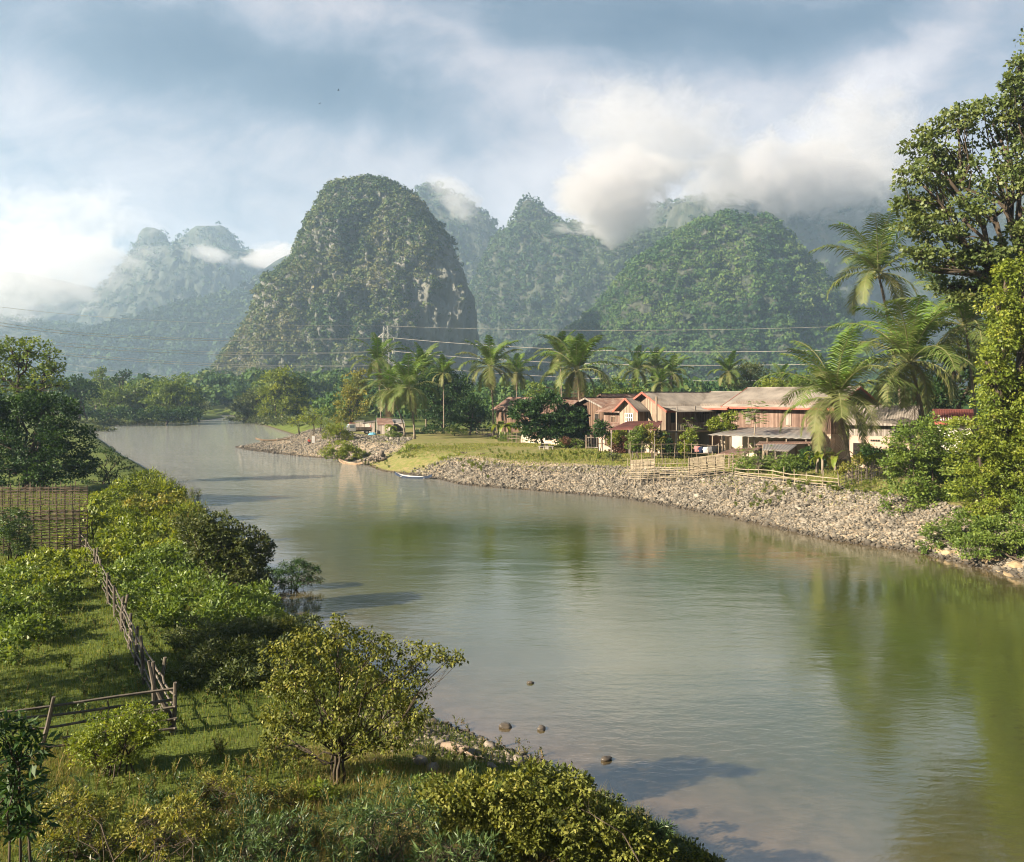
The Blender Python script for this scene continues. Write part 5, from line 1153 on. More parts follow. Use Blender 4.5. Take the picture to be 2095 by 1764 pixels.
def cable(label, pts, r):
    r *= 1.45
    mb = MB(); P = [Vector(W(*p)) for p in pts]
    # smooth hanging curve through three readings
    n = 28; out = []
    ts = np.linspace(0, 1, n); k = len(P)-1
    X = np.array([p[:] for p in P]); tk = np.linspace(0, 1, len(P)); co_ = [np.polyfit(tk, X[:, i], min(2, k)) for i in range(3)]
    for t in ts: out.append([np.polyval(c_, t) for c_ in co_])
    mb.tube(out, r, 5); o = mb.build('power_cable', M['cable']); tag(o, label, 'cable', 'high voltage cables')
CB = [
 ('upper left cable from the pylon, front strand', [(-60, 655, 210), (320, 694, 250), (775, 692, 300)], .055),
 ('upper left cable from the pylon, rear strand', [(-60, 648, 214), (320, 690, 254), (799, 690, 301)], .05),
 ('middle left cable from the pylon, front strand', [(-60, 688, 210), (400, 724, 256), (779, 719, 300)], .055),
 ('middle left cable from the pylon, rear strand', [(-60, 680, 214), (400, 719, 260), (799, 718, 301)], .045),
 ('lower left cable from the pylon, front strand', [(-60, 706, 210), (430, 748, 258), (775, 747, 300)], .055),
 ('lower left cable from the pylon, rear strand', [(-60, 700, 214), (430, 744, 262), (799, 745, 301)], .045),
 ('upper right cable from the pylon', [(799, 691, 300), (1220, 717, 300), (1680, 717, 300)], .06),
 ('middle right cable from the pylon', [(799, 718, 300), (1200, 744, 300), (1680, 745, 300)], .06),
 ('lower right cable from the pylon', [(799, 745, 300), (1250, 776, 300), (1700, 775, 300)], .05),
 ('thin earth wire from the pylon tip to the right', [(790, 667, 300), (1250, 676, 300), (1720, 668, 300)], .03),
 ('thin earth wire from the pylon tip to the left', [(790, 667, 300), (360, 658, 250), (-60, 620, 205)], .03),
 ('faint distant cable, highest of the three left of the umbrella tree', [(120, 742, 420), (260, 762, 430), (420, 778, 440)], .04),
 ('faint distant cable, middle of the three left of the umbrella tree', [(120, 756, 420), (260, 773, 430), (420, 786, 440)], .04),
]
for c_ in CB: cable(*c_)
def bird(label, p, rz, s, mat, up_=.3):
    root = empty('bird', p, rz); tag(root, label, 'bird'); mb = MB(); mb.tube([(-.5*s, 0, 0), (-.2*s, 0, .02*s), (.2*s, 0, .02*s), (.45*s, 0, .04*s), (.55*s, 0, .03*s)], [.02*s, .1*s, .11*s, .06*s, .01*s], 8); b_ = mb.build('body', M[mat], root, True)
    for q in (-1, 1): mb = MB(); mb.slab([(-.12*s, q*.05*s, .05*s), (.18*s, q*.05*s, .05*s), (.10*s, q*.55*s, (.05+up_)*s), (-.2*s, q*1.0*s, (.02+up_)*s)], .02*s); mb.build('wing', M[mat], root)
bird('small dark bird high in the sky, right one of two', W(692, 185, 160), .4, .45, 'rubber'); bird('small dark bird high in the sky, left one of two', W(654, 212, 160), .9, .4, 'rubber')
bird('white bird flying highest in front of the tall karst', W(743.5, 738, 230), .7, .7, 'boat_white', .6); bird('white bird flying low at the left in front of the tall karst', W(725.5, 755, 230), .3, .7, 'boat_white', .6); bird('white bird flying low at the right in front of the tall karst', W(743.5, 756, 230), .5, .7, 'boat_white', -.4)
# ------------------------------------------------------------------ left bank
def bl_at(name, label, bx, by, bl, L, mat, Y=None, **k):
    b = GP(bx, by) if Y is None else GY(bx, Y)
    return plant(name, label, k.pop('cat', 'shrub'), b, bl, L, M[mat], **k)
bl_at('broadleaf_tree', 'dense dark tree with drooping edge filling the left side above the woven fence', 90, 1005,
 [(40,850,60,45),(110,850,50,40),(60,910,75,55),(140,905,45,50),(20,960,50,45),(110,960,70,42),(165,950,30,30),(-30,900,60,80),(-20,830,50,40),(80,825,50,22)], .24, 'leaf_dark', cat='tree', cover=1.8, clump=.26, tr=.22, stems=4, spread=1.6)
bl_at('broadleaf_tree', 'lighter spreading tree with lifted branches behind the dense dark one', 40, 0,
 [(20,715,36,24),(70,708,34,20),(102,735,26,22),(40,745,45,26),(90,770,38,22),(20,785,45,26),(112,752,22,14),(-20,740,40,40),(70,800,40,16),(125,790,16,12)], .30, 'leaf_mid', Y=84, cat='tree', cover=1.35, clump=.26, tr=.2, shell=.35, stems=2, spread=.8)
bl_at('arching_shrub', 'sparse dark shrub arching over the water beside the dense dark tree', 215, 990,
 [(215,925,26,14),(240,940,26,14),(200,955,24,20),(262,955,16,14),(225,975,34,20),(190,985,24,16)], .22, 'leaf_dark', cover=1.0, clump=.3, hang=1.6, tr=.07, stems=4, spread=.5, asp=.25, shell=.3)
bl_at('shrub', 'dark rounded bush on the waterline left of the willow bush', 470, 1212,
 [(400,1085,44,32),(450,1080,44,30),(500,1105,40,34),(530,1130,30,34),(440,1125,52,40),(490,1155,48,44),(520,1185,36,26),(460,1190,34,22)], .13, 'leaf_olive', cover=2.0, clump=.24, stems=6, tr=.06, spread=.8)
bl_at('willow_bush', 'small dark willow bush standing in the water off the left bank', 600, 1224,
 [(548,1185,26,24),(575,1170,24,20),(605,1158,28,16),(635,1168,22,12),(590,1195,30,16),(620,1185,24,14),(650,1188,12,7)], .16, 'leaf_dark', cover=1.4, clump=.3, stems=7, tr=.03, spread=.35, asp=.16, hang=.5, shell=.3)
bl_at('leafy_plant', 'tall plant with broad drooping leaves at the end of the woven fence', 190, 1128,
 [(186,1050,14,20),(196,1030,12,12),(182,1085,14,20),(205,1065,11,16)], .30, 'leaf_lime', cover=1.6, clump=.4, tr=.03, asp=.45, hang=1.4)
bl_at('shrub', 'grey green shrub in front of the left end of the woven fence', 25, 1150,
 [(20,1065,32,26),(38,1090,30,30),(10,1110,36,30),(50,1125,26,22)], .12, 'leaf_willow', cover=1.6, clump=.28, stems=4, tr=.03, spread=.3)
bl_at('flowering_shrub', 'airy yellow green shrub in front of the rail fence', 230, 1590,
 [(215,1500,50,40),(270,1475,46,36),(310,1480,34,34),(190,1540,46,34),(250,1530,55,40),(300,1515,30,30),(160,1520,26,24)], .06, 'leaf_lime', cover=1.5, clump=.24, stems=8, tr=.018, spread=.25, shell=.3)
bl_at('riverside_tree', 'small spreading tree with glossy gold and green leaves in the left foreground', 690, 1602,
 [(560,1470,34,40),(555,1530,28,24),(610,1545,40,20),(850,1450,44,44),(800,1510,50,32),(735,1520,50,26),(590,1345,55,42),(645,1315,50,38),(700,1300,48,34),(760,1325,55,38),(820,1335,48,34),(880,1335,42,26),(925,1345,30,18),(620,1400,62,50),(700,1385,66,55),(780,1400,62,50),(845,1385,42,34),(595,1455,50,42),(660,1465,62,48),(740,1475,66,48),(805,1460,48,44),(560,1510,34,24),(680,1500,50,20),(640,1500,30,22),(690,1272,18,22),(560,1400,30,30)],
 .070, 'leaf_tree', cat='tree', cover=1.25, clump=.23, stems=5, tr=.032, spread=.10, asp=.62, shell=.3, hang=.8, fork=.12, droop=.8)
bl_at('lime_bush', 'small bright lime leaved bush at the foot of the foreground tree', 655, 1645, [(650,1612,22,16),(668,1622,18,14),(640,1628,14,12)], .09, 'leaf_lime', cover=1.8, clump=.4, stems=4, tr=.01, spread=.1)
bl_at('riverbank_thicket', 'tangled bush of mixed dry and green leaves at the bottom centre beside the water', 1110, 0,
 [(930,1625,66,34),(1010,1620,62,40),(1090,1605,60,44),(1160,1625,55,48),(960,1680,70,50),(1050,1690,80,60),(1140,1690,80,62),(1220,1690,55,52),(1280,1720,50,46),(880,1650,40,34),(1330,1745,45,30),(1120,1760,120,60)], .085, 'leaf_tree', Y=14.6, cover=1.9, clump=.24, stems=9, tr=.014, spread=1.0)
bl_at('riverbank_thicket', 'dark willow leaved shrub leaning right over the water at the bottom', 1330, 0,
 [(1300,1690,42,26),(1350,1695,32,16),(1270,1740,50,30),(1340,1730,30,22)], .11, 'leaf_willow', Y=14.9, cover=1.2, clump=.28, stems=6, tr=.02, spread=.4, asp=.15, shell=.3)
bl_at('dry_bush', 'small yellowish bush cut by the bottom edge at the water', 1430, 0, [(1420,1752,36,16),(1455,1768,30,12)], .06, 'leaf_gold', Y=15.2, cover=1.5, clump=.3, stems=4, tr=.012, spread=.3)
bl_at('large_leaf_shrub', 'dark shrub with long broad leaves in the bottom left corner', 20, 0,
 [(25,1500,44,26),(55,1540,40,30),(10,1560,46,36),(50,1610,44,40),(15,1660,50,44),(60,1680,30,34),(-10,1480,30,30)], .17, 'leaf_dark', Y=11.0, cover=1.5, clump=.32, stems=5, tr=.02, spread=.3, asp=.28, hang=.3)
def mass(name, bl, L, mat, cover=1.7, clump=.28, seed=1, asp=.5, **k):
    rg = np.random.default_rng(seed); B = []
    for b in bl:
        x, y, rx, ry = b[:4]
        Y = b[4] if len(b) > 4 else GP(x, y+ry*.9).y
        c = W(x, y, Y); kk = Y/F; B.append((c[0], c[1], c[2], rx*kk, (rx+ry)*.5*kk, ry*kk))
    V, tips, ti = puffs(B, L, cover, rg, clump, asp, **k)
    o = link(name, npmesh(name, V, np.arange(len(V)).reshape(-1, 4), {'tint': ti}), M[mat]); tag(o, kind='stuff'); return o
mass('undergrowth', [(300,985,36,22),(340,1012,42,24),(262,1010,42,26),(215,1028,36,24),(300,1045,50,28),(235,1065,44,26),(360,1055,40,26),(395,1050,26,20),(320,1095,60,34),(250,1105,50,32),(385,1110,40,30),(180,1050,26,16),(290,1130,50,30),(220,1130,34,26)], .20, 'leaf_lime', seed=2, cover=1.9, clump=.32)
mass('undergrowth', [(350,1145,60,30),(280,1165,50,28),(420,1170,44,30),(240,1185,34,26),(330,1195,60,34),(400,1215,55,36),(460,1235,50,34),(270,1225,40,28),(340,1250,50,34),(430,1270,50,34),(500,1265,46,30)], .17, 'leaf_mid', seed=3, asp=.4, cover=1.9, clump=.32)
mass('undergrowth', [(390,1300,44,32),(450,1310,50,40),(520,1300,46,36),(560,1335,40,36),(490,1350,50,36),(420,1355,46,34),(540,1290,30,26),(590,1290,34,26),(630,1280,34,20),(480,1390,50,26),(380,1390,30,20),(555,1380,34,26)], .12, 'leaf_olive', seed=4, asp=.4, cover=1.8, clump=.32)
mass('undergrowth', [(150,1105,30,22),(110,1150,44,24),(170,1150,34,28),(60,1165,44,28),(130,1190,40,22),(200,1180,20,22),(90,1200,40,20)], .17, 'leaf_lime', seed=5, clump=.32)
mass('undergrowth', [(15,1200,50,40),(60,1230,45,30),(10,1260,50,44),(50,1290,44,34),(110,1235,34,20),(10,1330,40,34),(150,1215,26,14),(90,1290,40,22)], .15, 'leaf_mid', seed=6, cover=1.7, clump=.32)
# plants on the far left sandbar and the scrub below the far wood
mass('undergrowth', [(x, 866+3*math.sin(x*.1), 13, 5.5, 235+(x-160)*.18) for x in range(165, 400, 13)]+[(x, 878, 12, 5, 212) for x in range(158, 235, 11)]+[(x, 892, 10, 6, 190) for x in range(150, 195, 10)], .5, 'leaf_olive', seed=7, cover=1.5)
mass('undergrowth', [(x, 848+4*math.sin(x*.3), 20, 11, 255) for x in range(150, 400, 16)], .7, 'leaf_dark', seed=8, cover=1.6)
mass('undergrowth', [(x, 838+6*math.sin(x*.21), 22, 14, 300) for x in range(120, 420, 18)], .8, 'leaf_olive', seed=9, cover=1.6)
# ------------------------------------------------------------------ fences of the left bank
def fence2(label, pts, mat, nrail, h, name='bamboo_fence', seed=1, ext=(0, 0), tilt=.08, thick=.045, posts=None, sag=.03):
    rg = np.random.default_rng(seed); o = Vector(pts[0]); root = empty(name, o); tag(root, label, 'fence'); P = [Vector(p)-o for p in pts]
    for i, p in enumerate(P):
        for q in range(2 if i % 2 else 1):
            mb = MB(); e = h*(1.0+.22*rg.random()); tp = (p.x+rg.normal()*tilt+q*.1, p.y+rg.normal()*tilt, p.z+e)
            mb.tube([(p.x+q*.12, p.y, p.z-.3), ((p.x+tp[0])/2+rg.normal()*.02, (p.y+tp[1])/2, p.z+e/2), tp], [thick*1.3, thick*1.15, thick], 7); mb.build('post', M[mat], root)
    for r in range(nrail):
        f = (r+.6)/nrail; mb = MB()
        for i in range(len(P)-1):
            a, b = P[i], P[i+1]; d = (b-a).normalized()*.22; za, zb = h*f+rg.normal()*.03, h*f+rg.normal()*.03
            rods(mb, (a.x-d.x+.05, a.y-d.y-.03, a.z+za), (b.x+d.x+.05, b.y+d.y-.03, b.z+zb), thick*.62, sag, 5, .02, rg)
        mb.build('rail', M[mat], root)
    return root
pts = [GP(x, y) for x, y in ((352,1500),(322,1450),(294,1400),(276,1362),(262,1328),(248,1292),(236,1262),(220,1235),(207,1205),(196,1180),(178,1150),(162,1128))]
fence2('weathered grey pole fence running back from the corner post to the woven fence', pts, 'bamboo_old', 4, 1.12, seed=21, tilt=.10)
# rail fence along the front
root = empty('rail_fence', GP(355, 1502)); tag(root, 'rail fence of long grey bamboo poles across the left foreground', 'fence'); o = root.location.copy()
def q_(x, y, Y): return Vector(W(x, y, Y))-o
Yc = o.y
for (x0, y0, x1, y1) in [(-30,1460,361,1409),(-30,1477,352,1432),(60,1493,362,1446),(110,1512,362,1470),(80,1530,362,1490),(-30,1560,140,1533)]:
    mb = MB(); rods(mb, q_(x1, y1, Yc-.05), q_(x0, y0, Yc-1.5*(x1-x0)/370), .038, .02, 7, .012); mb.build('rail', M['bamboo_old'], root)
for (x0, y0, x1, y1, dY, r) in [(110,1426,76,1545,-1.1,.05),(220,1434,218,1470,-.6,.02),(322,1414,360,1510,.0,.065),(340,1440,352,1512,.12,.05),(304,1352,316,1450,.6,.05)]:
    mb = MB(); a, b = q_(x0, y0, Yc+dY), q_(x1, y1, Yc+dY); m_ = (a+b)/2+Vector((.05, 0, 0)); mb.tube([b+Vector((0, 0, -.2)), m_, a], [r*1.2, r*1.1, r*.8], 8); mb.build('post', M['bamboo_old'], root)
def woven(label, a, b, h, z0, nx, nz, mat, seed=1):
    rg = np.random.default_rng(seed); a = Vector(a); b = Vector(b); root = empty('woven_fence', a); tag(root, label, 'fence'); d = b-a
    for i in range(nx):
        t = i/(nx-1); mb = MB(); mb.tube([(d.x*t, d.y*t, d.z*t-.2), (d.x*t+rg.normal()*.05, d.y*t, d.z*t+z0+h+rg.random()*.3)], [.028, .02], 5); mb.build('stake', M[mat], root)
    mb = MB(); 
    for j in range(nz):
        if rg.random() < .12: continue
        z = z0+h*(j+.5)/nz+rg.normal()*.03; n = nx; s = 1 if j % 2 else -1
        mb.tube([(d.x*i/(n-1), d.y*i/(n-1)+(.03*s if i % 2 else -.03*s), d.z*i/(n-1)+z+rg.normal()*.015) for i in range(n)], .022, 4)
    mb.build('weave', M[mat], root); return root
a, b = GP(-40, 1140), GP(178, 1132); woven('brown woven bamboo fence panel at the left edge, nearer and taller layer', a, b, 2.15, .15, 15, 36, 'bamboo_brown', 4)
a, b = GY(-60, 52), GY(180, 52); woven('woven bamboo fence, second layer just behind the nearer one', a, b, 2.2, .2, 16, 34, 'bamboo_brown', 8)
fence('dense palisade of dark upright sticks under the dark tree', [GY(-40, 60), GY(150, 60)], [1.5, 1.5], 'bamboo_brown', [.3, .8], .02, .035, .30, seed=31, name='palisade')
# ------------------------------------------------------------------ stones
def stones(name, P, S, mat, rg, flat=.6, N=8):
    """angular stones: a squashed, jittered icosahedron each"""
    bm = bmesh.new(); bmesh.ops.create_icosphere(bm, subdivisions=1, radius=1.0); base = np.array([v.co[:] for v in bm.verts]); fc = np.array([[v.index for v in f.verts] for f in bm.faces]); bm.free()
    n = len(P); nv = len(base)
    R = rg.normal(size=(n, 3, 3)); q0 = R[:, 0]/np.linalg.norm(R[:, 0], axis=1)[:, None]; q1 = np.cross(q0, R[:, 1]); q1 /= np.linalg.norm(q1, axis=1)[:, None]; q2 = np.cross(q0, q1); Q = np.stack([q0, q1, q2], 1)
    sc_ = np.stack([rg.uniform(.7, 1.3, n), rg.uniform(.6, 1.0, n), rg.uniform(.35, .7, n)], 1)
    V = base[None]*(1+rg.normal(size=(n, nv, 1))*.13)
    V = np.clip(V, -.82, .82)*1.1
    V = V*sc_[:, None]; V = np.einsum('nvi,nij->nvj', V, Q); V[..., 2] *= flat+.2; V = V*S[:, None, None]+P[:, None]
    Fq = (fc[None]+np.arange(n)[:, None, None]*nv).reshape(-1, 3)
    return npmesh(name, V.reshape(-1, 3), Fq)
stuffmat('stone', (.048, .043, .038), (.112, .10, .084), 1.2, .9, .4, .03, obj=False, isl=.6, c3=(.19, .168, .142))
stuffmat('pebble', (.06, .05, .042), (.14, .115, .095), 3, .85, .3, .01, obj=False, isl=.5, c3=(.24, .21, .18))
for nm_ in ('stone', 'pebble'):                                     # stones are darker where the river wets them
    nt = M[nm_].node_tree; b = nt.nodes['Principled BSDF']; l_ = b.inputs['Base Color'].links[0].from_socket
    z_ = nt.nodes.new('ShaderNodeSeparateXYZ'); nt.links.new(pos(nt), z_.inputs[0])
    k_ = math_(nt, 'MULTIPLY_ADD', z_.outputs[2], -6.0, 1.7, clamp=True)
    nt.links.new(mix(nt, math_(nt, 'MULTIPLY', k_, .72), l_, (.03, .025, .02)), b.inputs['Base Color'])
rg = np.random.default_rng(77)
def scatter(n, xr, yr, f, rg):
    out = []
    tot = 0
    while tot < n:
        X = rg.uniform(*xr, 40000); Y = rg.uniform(*yr, 40000); d, s = river(X, Y); k = f(X, Y, d, s) > rg.random(len(X)); out.append(np.stack([X[k], Y[k]], 1)); tot += k.sum()
    P = np.concatenate(out)[:n]; return np.column_stack([P, gz(P[:, 0], P[:, 1])])
def femb(X, Y, d, s):
    g_ = np.exp(-(((X+12)/9)**2+((Y-108)/9)**2)); pat = fbm(X*.4, Y*.4, X*0, 3)*.5+.62
    return s*(d > -.35)*(d < 7.4-np.clip((Y-78)/10, 0, 1)*2.4)*(Y < 104)*(Y > 43)*(1-np.clip(g_*1.7, 0, 1))*pat
P = scatter(37000, (-22, 30), (43, 104), femb, rg); S = .072*np.exp(rg.normal(0, .5, len(P))); P[:, 2] += S*.15
tag(link('stones', stones('stones', P, np.clip(S, .04, .34), None, rg), M['stone']), kind='stuff')
def fbar(X, Y, d, s): 
    return s*(d > -.3)*(d < 16)*(Y > 98)*(Y < 172)*(X < -16)*(fbm(X*.25, Y*.25, X*0+4, 3)*.6+.55)*(1-np.clip(np.exp(-(((X+12)/9)**2+((Y-108)/9)**2))*1.5, 0, 1))
P = scatter(14000, (-54, -12), (98, 172), fbar, rg); S = .10*np.exp(rg.normal(0, .45, len(P))); P[:, 2] += S*.1
tag(link('stones', stones('stones', P, np.clip(S, .08, .7), None, rg), M['stone']), kind='stuff')
def fpt(X, Y, d, s): return (~s)*(d > -.25)*np.exp(-(((X+.6)/2.4)**2+((Y-22.6)/1.7)**2))*1.2
P = scatter(2600, (-7, 5), (18, 29), fpt, rg); S = .05*np.exp(rg.normal(0, .5, len(P)))
tag(link('pebbles', stones('pebbles', P, np.clip(S, .02, .16), None, rg), M['pebble']), kind='stuff')
stuffmat('wet_rock', (.02, .018, .015), (.06, .05, .042), 3, .35, .3, .01, obj=False, c3=(.09, .075, .06))
rocks = [(1035,1488,.16,'dark rock breaking the water, left of a pair off the pebbly point'),(1108,1492,.13,'dark rock breaking the water, right of a pair off the pebbly point'),(1155,1547,.14,'flat grey rock at the outer edge of the pebbly point'),(1085,1540,.17,'round grey rock on the water line of the point'),(1000,1530,.2,'pale rounded rock in the middle of the point'),(960,1545,.18,'brown rock beside the driftwood'),(1060,1560,.2,'large pale rock at the near side of the point'),(1110,1565,.15,'grey rock half under the thicket leaves'),(900,1525,.16,'pale rock left of the driftwood'),(860,1560,.17,'flat blue grey rock left on the point'),(1240,1555,.13,'wet dark rock farthest out in the shallows'),(885,1575,.16,'low rock at the foot of the point'),(1085,1398,.10,'tip of a brown rock showing in the current'),(690,2000,.0,''),(885,1478,.15,'rock under the foreground tree at the water'),(975,1500,.16,'dark rock at the top of the point')]
bm_mat = M['pebble']
for i, (x, y, r, lb) in enumerate(rocks):
    if not lb: continue
    p = GP(x, y) if i not in (0, 1, 10, 12) else Vector(G(x, y, 0.0)); bm = bmesh.new(); bmesh.ops.create_icosphere(bm, subdivisions=3, radius=1)
    for v_ in bm.verts:
        c_ = v_.co*1.0; v_.co = Vector((c_.x*1.25, c_.y*.9, c_.z*.62))*r*(1+.28*mnoise.noise(c_*1.3+Vector((i*3, 0, 0)))+.06*mnoise.noise(c_*5))
    me = bpy.data.meshes.new('rock'); bm.to_mesh(me); bm.free(); me.polygons.foreach_set('use_smooth', [True]*len(me.polygons)); o = link('rock', me, M['wet_rock' if i in (0, 1, 2, 3, 10, 12, 14, 15) else 'pebble']); o.location = p+Vector((0, 0, r*.2)); o.rotation_euler = (0, 0, i*1.3); tag(o, lb, 'rock', 'rocks round the pebbly point')
# driftwood
mb = MB(); p = GP(905, 1530); mb.tube([(0, 0, .05), (.25, -.2, .12), (.5, -.35, .1), (.72, -.42, .2)], [.09, .13, .12, .03], 8); mb.tube([(.5, -.35, .12), (.8, -.5, .02), (1.05, -.6, .03)], [.05, .03, .01], 5)
o = mb.build('driftwood', M['planks_pale'], None, True); o.location = (p.x, p.y, p.z); tag(o, 'split orange brown log of driftwood on the pebbly point', 'driftwood')
# ledge rocks where the stones end at the right
stuffmat('ledge', (.11, .08, .05), (.24, .18, .11), .6, .9, .8, .1, obj=False, c3=(.31, .24, .16))
for i, (x, y, rx, ry, Y, lb) in enumerate([(1905,1135,20,10,51,'tan ledge rock at the very end of the stones'),(1945,1145,34,14,49.5,'broad tan ledge rock below the trailing shrub'),(1985,1150,26,17,48.5,'upright tan ledge rock right of the broad one'),(2040,1150,34,16,46.5,'tan ledge rock below the feathery shrub'),(2020,1160,20,6,46.6,'flat tan slab at the waterline'),(2085,1178,30,7,44.3,'flat slab in the water at the right edge'),(2100,1165,30,14,44.8,'dark ledge rock at the right edge')]):
    bm = bmesh.new(); bmesh.ops.create_icosphere(bm, subdivisions=4, radius=1); kk = Y/F; c = W(x, y, Y)
    for v_ in bm.verts:
        q = v_.co; s_ = Vector([max(-.75, min(.75, t)) for t in q])*1.25; n_ = mnoise.noise(s_*1.2+Vector((i*5, 0, 0)))*.35+mnoise.noise(s_*4+Vector((i, 0, 0)))*.10
        v_.co = Vector((s_.x*rx*kk, s_.y*rx*kk*1.1, s_.z*ry*kk*1.2))*(1+n_)
    me = bpy.data.meshes.new('ledge_rock'); bm.to_mesh(me); bm.free(); o = link('ledge_rock', me, M['ledge']); o.location = (c[0], c[1]+.4, max(c[2]-.1, -.1)); tag(o, lb, 'rock', 'ledge rocks of the right bank')
# dark rubble heap, bank cuts
for i, (x, y, rx, ry, Y, lb, mt) in enumerate([(775,935,26,12,112,'dark heap of rubble on the bank behind the beached boat','pebble'),(1775,1018,26,7,60.5,'dark rubble bank under the grass near the leaning palm','pebble'),(808,873+12,0,0,0,'','')]):
    if not lb: continue
    kk = Y/F; c = W(x, y+ry*.5, Y); pr = rg.normal(size=(420, 3))*np.array([rx*kk*.45, rx*kk*.35, 0]); pr[:, 2] = np.abs(rg.normal(size=420))*ry*kk*.35*np.exp(-(pr[:, 0]/(rx*kk))**2*2); s = .16*np.exp(rg.normal(0, .35, 420))
    o = link('rubble_heap', stones('rubble_heap', pr, s, None, rg), M[mt]); o.location = c; tag(o, lb, kind='stuff')
# ------------------------------------------------------------------ grass
def grass(name, n, region, hgt, wdt, mat, rg, lean=.35):
    P = scatter(n, *region[:2], region[2], rg)
    az = rg.random(n)*6.283; h_ = hgt*(.5+rg.random(n)); dist = np.maximum(P[:, 1], 8); w_ = wdt*dist/20*(.6+.6*rg.random(n))
    d = np.stack([np.cos(az), np.sin(az), 0*az], 1); s = np.stack([-np.sin(az), np.cos(az), 0*az], 1)
    ln = (lean*h_*rg.random(n))[:, None]; z = np.array([0, 0, 1.0])
    w1_ = w_[:, None]; m_ = P+d*ln*.45+z*h_[:, None]*.62; t_ = P+d*ln*1.4+z*h_[:, None]
    V = np.stack([P-s*w1_, P+s*w1_, m_+s*w1_*.75, m_-s*w1_*.75, m_-s*w1_*.75, m_+s*w1_*.75, t_+s*w1_*.1, t_-s*w1_*.1], 1).reshape(-1, 3); o = link(name, npmesh(name, V, np.arange(len(V)).reshape(-1, 4)), M[mat]); tag(o, kind='stuff')
def fl1(X, Y, d, s): return (~s)*(d > .3)*(np.abs(X) < (Y*.66+3))*np.clip(14/Y, .05, 1)**1.3
grass('grass', 170000, ((-45, 4), (11, 70), fl1), .12, .0055, 'leaf_grass', rg)
def fl2(X, Y, d, s): return (~s)*(d > .3)*(np.abs(X) < (Y*.66+3))*(fbm(X*.5, Y*.5, X*0+2, 3) > .12)*(Y < 19)
grass('grass', 16000, ((-12, 3), (11, 19), fl2), .26, .0035, 'leaf_straw', rg, .8)
def fr1(X, Y, d, s): return s*(d > 4)*(Y < 150)*(np.abs(X) < Y*.66)*(np.clip(fbm(X*.12, Y*.12, X*0+6, 3)*1.5+.35, 0, 1))*(Y < 118)
grass('grass', 60000, ((-40, 50), (58, 150), fr1), .13, .008, 'leaf_lawn', rg)
# tall weeds with narrow leaves in the foreground
def weeds(name, spots, h, L, asp, mat, rg, nl=34, br=3):
    Vs = []; mb = MB()
    for (x, y, z) in spots:
        hh = h*(.6+.7*rg.random())
        for b in range(br):
            a = rg.random()*6.283; ln = rg.uniform(.1, .5); k = 7
            P = np.array([(x+math.cos(a)*ln*hh*(j/(k-1))**1.5, y+math.sin(a)*ln*hh*(j/(k-1))**1.5, z+hh*(j/(k-1))*(1-.15*ln)) for j in range(k)])
            mb.tube(P, [.007]*(k-1)+[.003], 3, False)
            t = rg.uniform(.2, 1, nl); i0 = np.minimum((t*(k-1)).astype(int), k-2); f = (t*(k-1)-i0)[:, None]; C = P[i0]*(1-f)+P[i0+1]*f
            az = rg.random(nl)*6.283; D = np.stack([np.cos(az), np.sin(az), .35+.5*t], 1); D /= np.linalg.norm(D, axis=1)[:, None]
            Vs.append(leafquads(C, D, np.full(nl, L), asp, rg, .5, .15))
    V = np.concatenate(Vs); o = link(name, npmesh(name, V, np.arange(len(V)).reshape(-1, 4)), M[mat]); tag(o, kind='stuff')
    s_ = mb.build('weed_stems', M['leaf_straw'], o)
def spots(n, xr, yr, rg, z0=None):
    out = []
    while len(out) < n:
        p = GP(rg.uniform(*xr), rg.uniform(*yr)); out.append(tuple(p))
    return out
weeds('weeds', spots(90, (430, 1000), (1660, 1900), rg), .75, .13, .13, 'leaf_willow', rg, 40, 4)
weeds('weeds', spots(60, (-40, 460), (1640, 1900), rg), .6, .10, .2, 'leaf_willow', rg, 36, 4)
weeds('weeds', spots(120, (60, 620), (1540, 1760), rg), .42, .07, .25, 'leaf_gold', rg, 26, 4)
weeds('weeds', spots(120, (0, 560), (1230, 1480), rg), .40, .08, .3, 'leaf_mid', rg, 24, 4)
weeds('weeds', spots(60, (280, 420), (990, 1120), rg), 1.3, .30, .08, 'leaf_grass', rg, 26, 4)
weeds('weeds', spots(50, (820, 1120), (1470, 1570), rg), .28, .06, .3, 'leaf_olive', rg, 20, 3)
def ybk(x0, x1, y0, y1, n): return [tuple(GP(RNG.uniform(x0, x1), RNG.uniform(y0, y1))) for _ in range(n)]
weeds('weeds', ybk(1000, 1280, 925, 945, 60)+ybk(740, 1000, 935, 965, 60)+ybk(1500, 1800, 990, 1010, 50)+ybk(950, 1010, 950, 968, 12), .45, .16, .3, 'leaf_lime', RNG, 18, 4)
# forest strip at the foot of the hills and the woods behind the village
def strip(name, x0, x1, y, Y, n, r, q, mat, seed, jit=.35, nq=46, hz=1.0):
    rg_ = np.random.default_rng(seed); X = rg_.uniform(x0, x1, n); YY_ = Y*(1+jit*(rg_.random(n)-.5)); P = np.stack([(X-CX)/F*YY_, YY_, 0*X], 1)
    P[:, 2] = gz(P[:, 0], P[:, 1])+rg_.random(n)*r*2.2*hz+r*.5; s = r*np.exp(rg_.normal(0, .25, n)); d, sd_ = river(P[:, 0], P[:, 1]); k = d > 4; P, s = P[k], s[k]
    T = rg_.random(len(P)); tufts(name, P, s, T, nq, q, M[mat], rg_, .9)
strip('distant_wood', 370, 720, 0, 480, 420, 4.2, .20, 'wood_fresh', 41, .35, 60, 1.6)
strip('distant_wood', -200, 420, 0, 420, 380, 4.2, .20, 'wood_fresh', 42, .35, 60, 1.2)
